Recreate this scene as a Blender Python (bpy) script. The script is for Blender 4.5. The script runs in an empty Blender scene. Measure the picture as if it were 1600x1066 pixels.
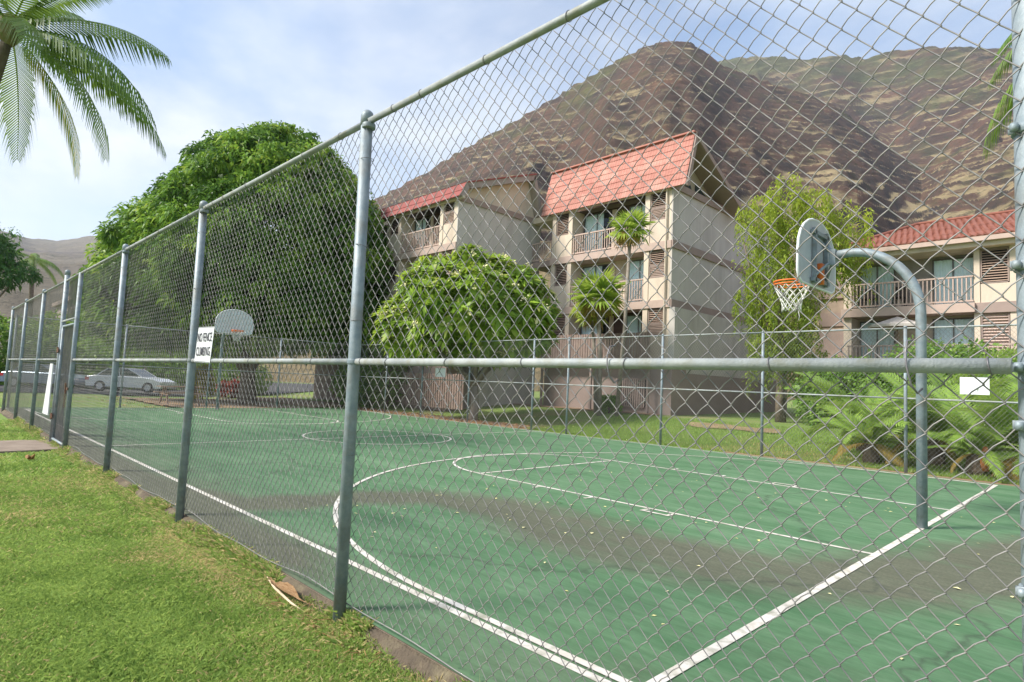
import bpy, math, random
import numpy as np
from math import radians as RAD, pi, sin, cos
from mathutils import Vector, Matrix
random.seed(7); RNG = np.random.default_rng(7)
S = bpy.context.scene; COL = S.collection

# ------------------------------------------------------------------ camera
cam_d = bpy.data.cameras.new('camera'); cam = bpy.data.objects.new('camera', cam_d); COL.objects.link(cam)
yaw, pitch, roll = 0.7945, 0.0722, 0.0435
f_ = Vector((-sin(yaw)*cos(pitch), cos(yaw)*cos(pitch), sin(pitch)))
r_ = Vector((cos(yaw), sin(yaw), 0)); u_ = r_.cross(f_)
r2 = cos(roll)*r_ + sin(roll)*u_; u2 = -sin(roll)*r_ + cos(roll)*u_
M = Matrix((r2, u2, -f_)).transposed().to_4x4(); M.translation = (1.6985, -2.0382, 1.4803)
cam.matrix_world = M
cam_d.sensor_width = 36; cam_d.lens = 939.4/1600*36
cam_d.clip_start = 0.05; cam_d.clip_end = 9000
S.camera = cam

# ------------------------------------------------------------------ sky and sun
SUN_AZ = RAD(238); SUN_EL = RAD(44)      # azimuth: direction towards the sun in the XY plane
world = bpy.data.worlds.new('World'); S.world = world; world.use_nodes = True
nt = world.node_tree; nt.nodes.clear(); N = nt.nodes.new; L = nt.links.new
out = N('ShaderNodeOutputWorld'); sky = N('ShaderNodeTexSky'); sky.sky_type = 'NISHITA'; sky.sun_disc = False
sky.sun_elevation = SUN_EL; sky.sun_rotation = RAD(90) - SUN_AZ; sky.air_density = 1.0; sky.dust_density = 1.2; sky.ozone_density = 1.3
bg = N('ShaderNodeBackground'); bg.inputs[1].default_value = 0.118
bgc = N('ShaderNodeBackground'); bgc.inputs[0].default_value = (0.80, 0.86, 0.95, 1); bgc.inputs[1].default_value = 0.60
tc = N('ShaderNodeTexCoord'); mp = N('ShaderNodeMapping'); mp.inputs['Scale'].default_value = (1.0, 1.35, 2.6); mp.inputs['Rotation'].default_value = (0.3, 0.2, 0.9)
n1 = N('ShaderNodeTexNoise'); n1.inputs['Scale'].default_value = 1.7; n1.inputs['Detail'].default_value = 7; n1.inputs['Roughness'].default_value = 0.52; n1.inputs['Distortion'].default_value = 0.35
rp = N('ShaderNodeValToRGB'); rp.color_ramp.elements[0].position = 0.38; rp.color_ramp.elements[0].color = (0.30,)*3+(1,); rp.color_ramp.elements[1].position = 0.60; rp.color_ramp.elements[1].color = (0.97,)*3+(1,)
n2 = N('ShaderNodeTexNoise'); n2.inputs['Scale'].default_value = 2.6; n2.inputs['Detail'].default_value = 6; n2.inputs['Roughness'].default_value = 0.55
rp2 = N('ShaderNodeValToRGB'); rp2.color_ramp.elements[0].position = 0.35; rp2.color_ramp.elements[0].color = (0.40, 0.55, 0.80, 1); rp2.color_ramp.elements[1].position = 0.62; rp2.color_ramp.elements[1].color = (0.90, 0.94, 0.98, 1)
mx = N('ShaderNodeMixShader')
L(tc.outputs['Generated'], mp.inputs[0]); L(mp.outputs[0], n1.inputs[0]); L(mp.outputs[0], n2.inputs[0])
L(n1.outputs[0], rp.inputs[0]); L(n2.outputs[0], rp2.inputs[0]); L(rp2.outputs[0], bgc.inputs[0])
L(sky.outputs[0], bg.inputs[0]); L(rp.outputs[0], mx.inputs[0]); L(bg.outputs[0], mx.inputs[1]); L(bgc.outputs[0], mx.inputs[2]); L(mx.outputs[0], out.inputs[0])
sd = bpy.data.lights.new('sun', 'SUN'); sd.energy = 3.7; sd.angle = RAD(12); sd.color = (1.0, 0.95, 0.87)
sun = bpy.data.objects.new('sun', sd); COL.objects.link(sun)
sdir = Vector((cos(SUN_AZ)*cos(SUN_EL), sin(SUN_AZ)*cos(SUN_EL), sin(SUN_EL)))
sun.rotation_euler = sdir.to_track_quat('Z', 'Y').to_euler(); sun.location = (0, -5, 30)
S.view_settings.view_transform = 'Standard'; S.view_settings.look = 'None'; S.view_settings.exposure = 1.02; S.view_settings.gamma = 1

# ------------------------------------------------------------------ materials
def nodes(name):
    m = bpy.data.materials.new(name); m.use_nodes = True; t = m.node_tree; t.nodes.clear(); return m, t
def mat(name, c1, c2=None, rough=0.8, scale=3.0, detail=4, metal=0.0, bump=0.0, bscale=None, lo=0.35, hi=0.65, spec=0.3, c3=None, s3=0.4, obj_rand=0.0, stretch=None, coat=0):
    m, t = nodes(name); n = t.nodes.new; l = t.links.new
    o = n('ShaderNodeOutputMaterial'); b = n('ShaderNodeBsdfPrincipled'); l(b.outputs[0], o.inputs[0])
    b.inputs['Roughness'].default_value = rough; b.inputs['Metallic'].default_value = metal; b.inputs['Specular IOR Level'].default_value = spec
    b.inputs['Coat Weight'].default_value = coat
    tcn = n('ShaderNodeTexCoord'); g = n('ShaderNodeNewGeometry')
    mpn = n('ShaderNodeMapping'); l(g.outputs['Position'], mpn.inputs[0])
    if stretch: mpn.inputs['Scale'].default_value = stretch
    c2 = c2 or tuple(x*0.8 for x in c1)
    no = n('ShaderNodeTexNoise'); no.inputs['Scale'].default_value = scale; no.inputs['Detail'].default_value = detail; no.inputs['Roughness'].default_value = 0.6
    l(mpn.outputs[0], no.inputs[0])
    r = n('ShaderNodeValToRGB'); e = r.color_ramp.elements; e[0].position = lo; e[0].color = (*c1, 1); e[1].position = hi; e[1].color = (*c2, 1)
    l(no.outputs[0], r.inputs[0]); cur = r.outputs[0]
    if c3:
        no3 = n('ShaderNodeTexNoise'); no3.inputs['Scale'].default_value = s3; no3.inputs['Detail'].default_value = 6; no3.inputs['Roughness'].default_value = 0.62
        l(mpn.outputs[0], no3.inputs[0])
        r3 = n('ShaderNodeValToRGB'); r3.color_ramp.elements[0].position = 0.48; r3.color_ramp.elements[0].color = (0,0,0,1); r3.color_ramp.elements[1].position = 0.66; r3.color_ramp.elements[1].color = (1,1,1,1)
        l(no3.outputs[0], r3.inputs[0]); mm = n('ShaderNodeMix'); mm.data_type = 'RGBA'; l(r3.outputs[0], mm.inputs[0]); l(cur, mm.inputs[6]); mm.inputs[7].default_value = (*c3, 1); cur = mm.outputs[2]
    if obj_rand:
        oi = n('ShaderNodeObjectInfo'); mr = n('ShaderNodeMapRange'); mr.inputs[3].default_value = 1-obj_rand; mr.inputs[4].default_value = 1+obj_rand
        l(oi.outputs['Random'], mr.inputs[0]); mm = n('ShaderNodeMix'); mm.data_type = 'RGBA'; mm.blend_type = 'MULTIPLY'; mm.inputs[0].default_value = 1
        l(cur, mm.inputs[6]); l(mr.outputs[0], mm.inputs[7]); cur = mm.outputs[2]
    l(cur, b.inputs['Base Color'])
    if bump:
        nb = n('ShaderNodeTexNoise'); nb.inputs['Scale'].default_value = bscale or scale*6; nb.inputs['Detail'].default_value = 5; l(mpn.outputs[0], nb.inputs[0])
        bp = n('ShaderNodeBump'); bp.inputs['Strength'].default_value = bump; bp.inputs['Distance'].default_value = 0.02; l(nb.outputs[0], bp.inputs['Height']); l(bp.outputs[0], b.inputs['Normal'])
    return m
def leafmat(name, dark, light, trans=0.35, rough=0.45, tint=None):
    """leaf colour: mix of two greens by the per-leaf attribute 'tone'"""
    m, t = nodes(name); n = t.nodes.new; l = t.links.new
    o = n('ShaderNodeOutputMaterial'); b = n('ShaderNodeBsdfPrincipled'); b.inputs['Roughness'].default_value = rough; b.inputs['Specular IOR Level'].default_value = 0.2
    a = n('ShaderNodeAttribute'); a.attribute_name = 'tone'
    r = n('ShaderNodeValToRGB'); e = r.color_ramp.elements; e[0].position = 0.0; e[0].color = (*dark, 1); e[1].position = 0.85; e[1].color = (*light, 1)
    if tint: x = r.color_ramp.elements.new(0.97); x.color = (*tint, 1)
    l(a.outputs['Fac'], r.inputs[0]); l(r.outputs[0], b.inputs['Base Color'])
    tr = n('ShaderNodeBsdfTranslucent'); hs = n('ShaderNodeHueSaturation'); hs.inputs['Hue'].default_value = 0.48; hs.inputs['Value'].default_value = 1.5; l(r.outputs[0], hs.inputs['Color']); l(hs.outputs[0], tr.inputs[0])
    ms = n('ShaderNodeMixShader'); ms.inputs[0].default_value = trans; l(b.outputs[0], ms.inputs[1]); l(tr.outputs[0], ms.inputs[2]); l(ms.outputs[0], o.inputs[0])
    return m
galv = mat('galvanised steel', (0.195,0.245,0.275), (0.285,0.33,0.355), rough=0.55, scale=14, metal=0.2, bump=0.12, bscale=90, spec=0.5, c3=(0.20,0.21,0.20), s3=5)
galv_rail = mat('weathered rail steel', (0.26,0.285,0.29), (0.36,0.38,0.37), rough=0.65, scale=9, metal=0.1, bump=0.15, bscale=120, spec=0.4, c3=(0.25,0.25,0.20), s3=7)
wire_m = mat('mesh wire', (0.17,0.165,0.17), (0.28,0.265,0.25), rough=0.55, scale=7, metal=0.3, spec=0.4)
tie_m = mat('tie wire', (0.16,0.15,0.16), (0.25,0.24,0.25), rough=0.5, scale=20, metal=0.5)
rust_m = mat('rusty steel', (0.16,0.08,0.05), (0.27,0.17,0.12), rough=0.8, scale=25, metal=0.2)
white_m = mat('white enamel', (0.78,0.79,0.80), (0.70,0.71,0.72), rough=0.45, scale=6)
black_m = mat('black print', (0.07,0.07,0.085), rough=0.7)
line_m = mat('court line paint', (0.58,0.53,0.46), (0.66,0.63,0.58), rough=0.75, scale=2.2, detail=8, c3=(0.33,0.32,0.25), s3=7)
orange_m = mat('orange rim paint', (0.80,0.20,0.035), (0.70,0.16,0.03), rough=0.45)
net_m = mat('white net cord', (0.78,0.77,0.72), rough=0.9)
cream_m = mat('cream stucco', (0.66,0.55,0.44), (0.61,0.51,0.41), rough=0.9, scale=1.2, bump=0.25, bscale=60, c3=(0.52,0.43,0.345), s3=1.1, stretch=(1.3,1.3,.3))
shaded_side_m = mat('shaded side stucco', (0.58,0.535,0.49), (0.53,0.49,0.45), rough=0.92, scale=1.4, bump=0.25, bscale=50, c3=(0.455,0.415,0.375), s3=0.9, stretch=(1.4,1.4,.22))  # same wall paint as the fronts, greyed to imitate the unlit side
trim_m = mat('mauve trim paint', (0.36,0.27,0.235), (0.31,0.235,0.205), rough=0.8, scale=2)
pink_m = mat('pinkish rail paint', (0.53,0.40,0.34), (0.47,0.355,0.30), rough=0.8, scale=3, obj_rand=0.08)
louv_m = mat('louvre slat wood', (0.40,0.29,0.22), (0.33,0.23,0.18), rough=0.8, obj_rand=0.1)
podium_m = mat('brown podium stucco', (0.32,0.25,0.22), (0.28,0.215,0.19), rough=0.9, scale=1, bump=0.2, bscale=40)
dark_m = mat('dark interior', (0.018,0.016,0.016), (0.03,0.026,0.024), rough=0.9)
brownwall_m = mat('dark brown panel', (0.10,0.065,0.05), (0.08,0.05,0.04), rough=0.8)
roof_a = mat('salmon roof tile', (0.45,0.20,0.155), (0.38,0.155,0.12), rough=0.75, scale=4, obj_rand=0.10, c3=(0.50,0.27,0.215), s3=1.2)
roof_b = mat('deep red roof tile', (0.32,0.085,0.072), (0.26,0.068,0.058), rough=0.7, scale=4, obj_rand=0.07)
roof_c = mat('terracotta roof tile', (0.29,0.115,0.080), (0.235,0.088,0.062), rough=0.8, scale=5, obj_rand=0.10)
curtain_m = mat('pale curtain', (0.78,0.84,0.84), (0.86,0.90,0.89), rough=0.9, scale=3)
bark_m = mat('grey brown bark', (0.13,0.10,0.075), (0.20,0.16,0.125), rough=0.95, scale=8, bump=0.6, bscale=25)
plbark_m = mat('smooth grey bark', (0.22,0.185,0.15), (0.30,0.26,0.21), rough=0.9, scale=8, bump=0.3)
concrete_m = mat('concrete', (0.27,0.215,0.17), (0.20,0.155,0.12), rough=0.95, scale=4, bump=0.3, bscale=60)
asphalt_m = mat('asphalt', (0.075,0.073,0.075), (0.055,0.054,0.055), rough=0.9, scale=6, bump=0.3)
carpaint_m = mat('silver car paint', (0.66,0.68,0.70), (0.60,0.62,0.64), rough=0.35, metal=0.25, coat=0.5)
carblue_m = mat('grey blue car paint', (0.22,0.27,0.33), (0.19,0.24,0.30), rough=0.3, metal=0.4, coat=0.6)
rubber_m = mat('tyre rubber', (0.02,0.02,0.02), rough=0.85)
rim_m = mat('wheel rim alloy', (0.5,0.5,0.52), rough=0.35, metal=0.8)
lampred_m = mat('red lamp lens', (0.55,0.03,0.03), rough=0.2, spec=0.6)
wood_m = mat('weathered bench wood', (0.20,0.13,0.09), (0.28,0.19,0.14), rough=0.9, scale=6)
dryleaf_m = mat('dry frond sheath', (0.42,0.27,0.14), (0.26,0.14,0.06), rough=0.85, scale=22, bump=.8, bscale=60, stretch=(1, 6, 6))
leafb_m = mat('dead leaf', (0.36,0.21,0.09), (0.22,0.11,0.05), rough=0.9, scale=30)
umb_m = mat('cream umbrella cloth', (0.62,0.56,0.50), (0.56,0.50,0.45), rough=0.9)
def glassmat():
    m, t = nodes('window glass'); n = t.nodes.new; l = t.links.new
    o = n('ShaderNodeOutputMaterial'); g = n('ShaderNodeBsdfGlossy'); g.inputs['Roughness'].default_value = 0.03; g.inputs[0].default_value = (0.85,0.95,1,1)
    tr = n('ShaderNodeBsdfTransparent'); tr.inputs[0].default_value = (0.93,0.97,0.98,1)
    fr = n('ShaderNodeFresnel'); fr.inputs[0].default_value = 1.35; mx = n('ShaderNodeMixShader'); l(fr.outputs[0], mx.inputs[0]); l(tr.outputs[0], mx.inputs[1]); l(g.outputs[0], mx.inputs[2]); l(mx.outputs[0], o.inputs[0]); return m
glass_m = glassmat()
darkglass_m = mat('dark tinted glass', (0.03,0.045,0.05), (0.05,0.07,0.075), rough=0.08, spec=0.7)

# ------------------------------------------------------------------ mesh helpers
ORG = {}
class MB:
    def __init__(s): s.v = []; s.f = []
    def add(s, vs, fs):
        b = len(s.v); s.v += [tuple(p) for p in vs]; s.f += [tuple(i+b for i in q) for q in fs]; return s
    def box(s, x0, x1, y0, y1, z0, z1):
        return s.add([(x0,y0,z0),(x1,y0,z0),(x1,y1,z0),(x0,y1,z0),(x0,y0,z1),(x1,y0,z1),(x1,y1,z1),(x0,y1,z1)],
                     [(0,3,2,1),(4,5,6,7),(0,1,5,4),(1,2,6,5),(2,3,7,6),(3,0,4,7)])
    def prism(s, pts, d):       # convex polygon pts (3-D) extruded by vector d
        n = len(pts); d = Vector(d); v = [Vector(p) for p in pts]; w = [p+d for p in v]
        return s.add(v+w, [tuple(range(n))[::-1], tuple(range(n, 2*n))] + [(i, (i+1) % n, n+(i+1) % n, n+i) for i in range(n)])
    def tube(s, pts, rad, sides=8, caps=True, closed=False):
        P = [Vector(p) for p in pts]; n = len(P)
        R = list(rad) if hasattr(rad, '__len__') else [rad]*n
        ref = None; rings = []
        for i in range(n):
            if closed: t = (P[(i+1) % n]-P[i-1]).normalized()
            else: t = (P[min(i+1, n-1)]-P[max(i-1, 0)]).normalized()
            if ref is None:
                ref = Vector((0,0,1)) if abs(t.z) < 0.9 else Vector((1,0,0))
            a = (ref - t*ref.dot(t)).normalized(); ref = a; b = t.cross(a)
            rings.append([P[i] + R[i]*(cos(2*pi*k/sides)*a + sin(2*pi*k/sides)*b) for k in range(sides)])
        v = [p for r in rings for p in r]; f = []
        for i in range(n if closed else n-1):
            j = (i+1) % n
            for k in range(sides):
                k2 = (k+1) % sides; f.append((i*sides+k, i*sides+k2, j*sides+k2, j*sides+k))
        if caps and not closed: f.append(tuple(range(sides))[::-1]); f.append(tuple((n-1)*sides+k for k in range(sides)))
        return s.add(v, f)
    def lathe(s, c, prof, sides=16):    # prof: list of (r, z)
        c = Vector(c); v = []; f = []
        for r, z in prof:
            for k in range(sides): v.append(c + Vector((r*cos(2*pi*k/sides), r*sin(2*pi*k/sides), z)))
        for i in range(len(prof)-1):
            for k in range(sides):
                k2 = (k+1) % sides; f.append((i*sides+k, i*sides+k2, (i+1)*sides+k2, (i+1)*sides+k))
        f.append(tuple(range(sides))[::-1]); f.append(tuple((len(prof)-1)*sides+k for k in range(sides)))
        return s.add(v, f)
    def mesh(s, name, m, org=(0,0,0), smooth=False):
        me = bpy.data.meshes.new(name); o = Vector(org)
        me.from_pydata([tuple(Vector(p)-o) for p in s.v], [], s.f); me.materials.append(m)
        if smooth: me.polygons.foreach_set('use_smooth', [True]*len(me.polygons))
        me.update(); return me
    def build(s, name, m, parent=None, smooth=False, **k):
        org = ORG[parent.name] if parent else (0,0,0)
        return place(name, s.mesh(name, m, org, smooth), parent, **k)
def place(name, me, parent=None, loc=None, rot=None, scale=None, kind=None, label=None, cat=None, group=None):
    o = bpy.data.objects.new(name, me); COL.objects.link(o)
    base = Vector(ORG[parent.name]) if parent else Vector((0,0,0))
    if parent: o.parent = parent
    w = Vector(loc) if loc is not None else base
    o.location = w - base if parent else (w if loc is not None else (0,0,0))
    if rot is not None: o.rotation_euler = rot
    if scale is not None: o.scale = scale
    ORG[o.name] = tuple(w) if parent or loc is not None else (0,0,0)
    tag(o, label, cat, group, kind); return o
def tag(o, label=None, cat=None, group=None, kind=None):
    if label: o['label'] = label
    if cat: o['category'] = cat
    if group: o['group'] = group
    if kind: o['kind'] = kind
    return o
def thing(name, loc, label, cat, group=None):
    o = bpy.data.objects.new(name, None); o.empty_display_size = 0.3; COL.objects.link(o); o.location = loc; ORG[o.name] = tuple(loc)
    return tag(o, label, cat, group)
def npmesh(name, V, F, m, tone=None, smooth=False, org=(0,0,0)):
    me = bpy.data.meshes.new(name); V = np.asarray(V, float) - np.array(org); k = F.shape[1]
    me.vertices.add(len(V)); me.vertices.foreach_set('co', V.ravel())
    me.loops.add(F.size); me.loops.foreach_set('vertex_index', F.ravel().astype(np.int32))
    me.polygons.add(len(F)); me.polygons.foreach_set('loop_start', np.arange(0, F.size, k, dtype=np.int32)); me.polygons.foreach_set('loop_total', np.full(len(F), k, np.int32))
    if smooth: me.polygons.foreach_set('use_smooth', np.ones(len(F), bool))
    me.materials.append(m)
    if tone is not None:
        a = me.attributes.new('tone', 'FLOAT', 'POINT'); a.data.foreach_set('value', np.asarray(tone, np.float32))
    me.update(calc_edges=True); me.validate(); return me
def unit(a): return a/np.maximum(np.linalg.norm(a, axis=-1, keepdims=True), 1e-9)

# 2-D value noise
_T = RNG.random((256, 256))
def vn(x, y):
    xi = np.floor(x).astype(int); yi = np.floor(y).astype(int); fx = x-xi; fy = y-yi
    fx = fx*fx*(3-2*fx); fy = fy*fy*(3-2*fy); a = _T[xi % 256, yi % 256]; b = _T[(xi+1) % 256, yi % 256]; c = _T[xi % 256, (yi+1) % 256]; d = _T[(xi+1) % 256, (yi+1) % 256]
    return (a*(1-fx)+b*fx)*(1-fy) + (c*(1-fx)+d*fx)*fy
def fbm(x, y, o=5):
    s = 0; a = 0.5
    for i in range(o): s = s + a*vn(x*2**i+17.3*i, y*2**i+9.1*i); a *= 0.5
    return s
def sstep(a, b, x): t = np.clip((x-a)/(b-a), 0, 1); return t*t*(3-2*t)

# ------------------------------------------------------------------ ground
def ground(x, y):
    z = -0.10 + 0.07*sstep(12.3, 12.7, y) + 0.50*sstep(13.5, 21, y) + 0.012*np.clip(y-21, 0, 60)
    z = z + 0.08*sstep(-.05, .04, y)*(y < 6) - .08*(y > 0.09)*(y < 12)
    return z
def axis(fine0, fine1, step, far0, far1):
    a = list(np.arange(fine0, fine1+1e-6, step)); d = step
    lo = [a[0]]; 
    while lo[-1] > far0: d *= 1.35; lo.append(lo[-1]-d)
    d = step; hi = [a[-1]]
    while hi[-1] < far1: d *= 1.35; hi.append(hi[-1]+d)
    return np.array(lo[:0:-1] + a + hi[1:])
gx = axis(-50, 12, 0.5, -4000, 2500); gy = np.sort(np.concatenate([axis(-8, 34, 0.5, -2500, 4000), [-.12, -.06, -.03, -.01, .01, .03, .05, .07, .1]]))
X, Y = np.meshgrid(gx, gy, indexing='ij'); Z = ground(X, Y) + 0.05*(fbm(X*0.5, Y*0.5, 3)-0.5)*((Y < -0.8) | (Y > 14.5))
def gridfaces(nx, ny):
    i, j = np.meshgrid(np.arange(nx-1), np.arange(ny-1), indexing='ij'); a = (i*ny+j).ravel()
    return np.stack([a, a+ny, a+ny+1, a+1], 1)
grass_m = mat('lawn turf', (0.125,0.205,0.042), (0.205,0.285,0.07), rough=0.95, scale=9, detail=8, bump=0.7, bscale=70, c3=(0.24,0.235,0.10), s3=0.4)
place('lawn', npmesh('lawn', np.stack([X.ravel(), Y.ravel(), Z.ravel()], 1), gridfaces(len(gx), len(gy)), grass_m, smooth=True), kind='structure')
# bare soil strips, path, road (thin sheets that follow the ground)
def sheet(name, x0, x1, y0, y1, m, dz=0.01, wob=0.12, step=0.25, parent=None, z=None, **k):
    nx = max(2, int((x1-x0)/step)); ny = max(2, int((y1-y0)/step)); xs = np.linspace(x0, x1, nx); ys = np.linspace(y0, y1, ny)
    A, B = np.meshgrid(xs, ys, indexing='ij'); e = wob*(fbm(A*1.3+5, B*1.3, 3)-0.45)*2
    t = np.linspace(-1, 1, ny)[None, :]; B2 = B + e*np.abs(t)*np.sign(t); s = np.linspace(-1, 1, nx)[:, None]; A2 = A + e*np.abs(s)**6*np.sign(s)
    Zz = (ground(A2, B2) if z is None else z+0*A2) + dz
    return place(name, npmesh(name, np.stack([A2.ravel(), B2.ravel(), Zz.ravel()], 1), gridfaces(nx, ny), m, smooth=True), parent, kind='structure', **k)
soil_m = mat('bare soil', (0.30,0.20,0.13), (0.22,0.15,0.095), rough=0.95, scale=3, detail=8, bump=0.8, bscale=40, c3=(0.34,0.25,0.14), s3=1.5)
sheet('soil_strip', -24.4, -12.6, 12.75, 14.1, soil_m, 0.016, 0.35)
sheet('soil_bed', -5.6, 3.5, 12.75, 13.25, soil_m, 0.012, 0.2)
sheet('soil_edge', -36, -26.2, 5.5, 14.5, soil_m, 0.055, 0.6)
bank_m = mat('dark damp soil', (0.13,0.10,0.07), (0.085,0.068,0.05), rough=0.95, scale=9, detail=8, bump=0.9, bscale=60, c3=(0.19,0.16,0.10), s3=3)
sheet('soil_strip', -24.4, 2.2, -.11, .06, bank_m, 0.004, 0.02, .02)
sheet('soil_patch', -9.6, -6.0, 17.6, 18.7, soil_m, 0.035, 0.5)
sheet('soil_foundation', -20.8, -12.0, 19.9, 20.8, soil_m, 0.03, 0.2)
sheet('road', -60, -39.5, -25, 40, asphalt_m, 0.06, 0.0, 2.5)
# concrete walk to the gate
mb = MB()
xs = [(-13.9, -13.85, -0.10), (-12.2, -12.15, -0.10)]
mb.prism([(-13.3,-12.0,-0.12),(-11.5,-12.0,-0.12),(-12.05,-0.4,-0.12),(-12.15,0.0,-0.12),(-13.75,0.0,-0.12),(-13.95,-0.4,-0.12)], (0,0,0.055))
mb.build('path', concrete_m, kind='structure')

# ------------------------------------------------------------------ court
def court_material():
    m, t = nodes('worn green acrylic court'); n = t.nodes.new; l = t.links.new
    o = n('ShaderNodeOutputMaterial'); b = n('ShaderNodeBsdfPrincipled'); l(b.outputs[0], o.inputs[0]); b.inputs['Specular IOR Level'].default_value = 0.2
    g = n('ShaderNodeNewGeometry'); mp = n('ShaderNodeMapping'); l(g.outputs['Position'], mp.inputs[0]); mp.inputs['Rotation'].default_value = (0,0,RAD(40)); mp.inputs['Scale'].default_value = (0.35, 1.6, 1)
    a1 = n('ShaderNodeTexNoise'); a1.inputs['Scale'].default_value = 1.4; a1.inputs['Detail'].default_value = 9; a1.inputs['Roughness'].default_value = 0.65; l(mp.outputs[0], a1.inputs[0])
    r1 = n('ShaderNodeValToRGB'); e = r1.color_ramp.elements; e[0].position = 0.33; e[0].color = (0.062,0.145,0.066,1); e[1].position = 0.68; e[1].color = (0.125,0.215,0.120,1); l(a1.outputs[0], r1.inputs[0])
    a2 = n('ShaderNodeTexNoise'); a2.inputs['Scale'].default_value = 0.9; a2.inputs['Detail'].default_value = 8; a2.inputs['Roughness'].default_value = 0.7; l(mp.outputs[0], a2.inputs[0])
    at = n('ShaderNodeAttribute'); at.attribute_name = 'tone'
    ad = n('ShaderNodeMath'); ad.operation = 'MULTIPLY_ADD'; l(a2.outputs[0], ad.inputs[0]); ad.inputs[1].default_value = 1.3; ad.inputs[2].default_value = -0.66
    sm = n('ShaderNodeMath'); sm.operation = 'ADD'; l(at.outputs['Fac'], sm.inputs[0]); l(ad.outputs[0], sm.inputs[1])
    rr = n('ShaderNodeValToRGB'); rr.color_ramp.elements[0].position = 0.18; rr.color_ramp.elements[0].color = (0,0,0,1); rr.color_ramp.elements[1].position = 0.80; rr.color_ramp.elements[1].color = (0.82,)*3+(1,); l(sm.outputs[0], rr.inputs[0])
    a3 = n('ShaderNodeTexNoise'); a3.inputs['Scale'].default_value = 45; a3.inputs['Detail'].default_value = 4; l(g.outputs['Position'], a3.inputs[0])
    r3 = n('ShaderNodeValToRGB'); r3.color_ramp.elements[0].position = 0.3; r3.color_ramp.elements[0].color = (0.085,0.078,0.058,1); r3.color_ramp.elements[1].position = 0.7; r3.color_ramp.elements[1].color = (0.135,0.120,0.090,1); l(a3.outputs[0], r3.inputs[0])
    mx = n('ShaderNodeMix'); mx.data_type = 'RGBA'; l(rr.outputs[0], mx.inputs[0]); l(r1.outputs[0], mx.inputs[6]); l(r3.outputs[0], mx.inputs[7]); vo = n('ShaderNodeTexVoronoi'); vo.feature = 'DISTANCE_TO_EDGE'; vo.inputs['Scale'].default_value = 0.33
    wn = n('ShaderNodeTexNoise'); wn.inputs['Scale'].default_value = 1.6; wn.inputs['Detail'].default_value = 6; l(g.outputs['Position'], wn.inputs[0]); wm = n('ShaderNodeMix'); wm.data_type = 'VECTOR'; wm.inputs[0].default_value = .45; l(g.outputs['Position'], wm.inputs[4]); l(wn.outputs['Color'], wm.inputs[5]); l(wm.outputs[1], vo.inputs[0])
    vr = n('ShaderNodeValToRGB'); vr.color_ramp.elements[0].position = 0.0; vr.color_ramp.elements[0].color = (.55,)*3+(1,); vr.color_ramp.elements[1].position = 0.006; vr.color_ramp.elements[1].color = (0,0,0,1); l(vo.outputs['Distance'], vr.inputs[0])
    cm = n('ShaderNodeMix'); cm.data_type = 'RGBA'; l(vr.outputs[0], cm.inputs[0]); l(mx.outputs[2], cm.inputs[6]); cm.inputs[7].default_value = (.05,.06,.045,1)
    gr = n('ShaderNodeTexNoise'); gr.inputs['Scale'].default_value = 9; gr.inputs['Detail'].default_value = 10; gr.inputs['Roughness'].default_value = .75; l(mp.outputs[0], gr.inputs[0]); gm = n('ShaderNodeMapRange'); gm.inputs[1].default_value = .3; gm.inputs[2].default_value = .7; gm.inputs[3].default_value = .74; gm.inputs[4].default_value = 1.22; l(gr.outputs[0], gm.inputs[0])
    gx_ = n('ShaderNodeMix'); gx_.data_type = 'RGBA'; gx_.blend_type = 'MULTIPLY'; gx_.inputs[0].default_value = 1; l(cm.outputs[2], gx_.inputs[6]); l(gm.outputs[0], gx_.inputs[7])
    l(gx_.outputs[2], b.inputs['Base Color'])
    ro = n('ShaderNodeMapRange'); l(a1.outputs[0], ro.inputs[0]); ro.inputs[3].default_value = 0.7; ro.inputs[4].default_value = 0.95; l(ro.outputs[0], b.inputs['Roughness'])
    bp = n('ShaderNodeBump'); bp.inputs['Strength'].default_value = 0.12; bp.inputs['Distance'].default_value = 0.01; l(a3.outputs[0], bp.inputs['Height']); l(bp.outputs[0], b.inputs['Normal'])
    return m
cx = np.arange(-24.45, 2.61, 0.09); cy = np.arange(0.045, 12.72, 0.09)
CX, CY = np.meshgrid(cx, cy, indexing='ij')
ctr = [(-7.2,0.3),(-5.3,0.55),(-5.1,1.5),(-4.9,2.25),(-4.4,2.9),(-3.4,3.1),(-2.3,2.95),(-1.5,2.9),(-0.9,3.05),(-0.3,3.35),(0.2,3.7),(0.8,4.9),(1.2,6.4),(2.0,8.0)]
wid = [0.2,0.36,0.36,0.4,0.4,0.48,0.56,0.55,0.6,0.62,0.6,0.6,0.5,0.4]
best = np.full(CX.shape, 9.0)
for i in range(len(ctr)-1):
    a = np.array(ctr[i]); b = np.array(ctr[i+1]); d = b-a; tt = np.clip(((CX-a[0])*d[0]+(CY-a[1])*d[1])/(d@d), 0, 1)
    dist = np.hypot(CX-a[0]-tt*d[0], CY-a[1]-tt*d[1]); w = wid[i]*(1-tt)+wid[i+1]*tt; best = np.minimum(best, dist/w)
st = .95*np.clip((1.9-best)/1.4, 0, 1)*(.65+.7*fbm(CX*1.3+CY*.5, CY*2.2, 4))
st = np.maximum(st, 1.1*np.clip(1-CY/(0.75+0.5*(fbm(CX*0.7, CY*0.7, 3))), 0, 1)*sstep(-0.2, -3.0, -np.abs(CX+8)+7.0)*0 + 0.95*sstep(0.95, 0.15, CY)*(0.35+0.9*sstep(-1.5, -4, CX)))
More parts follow.
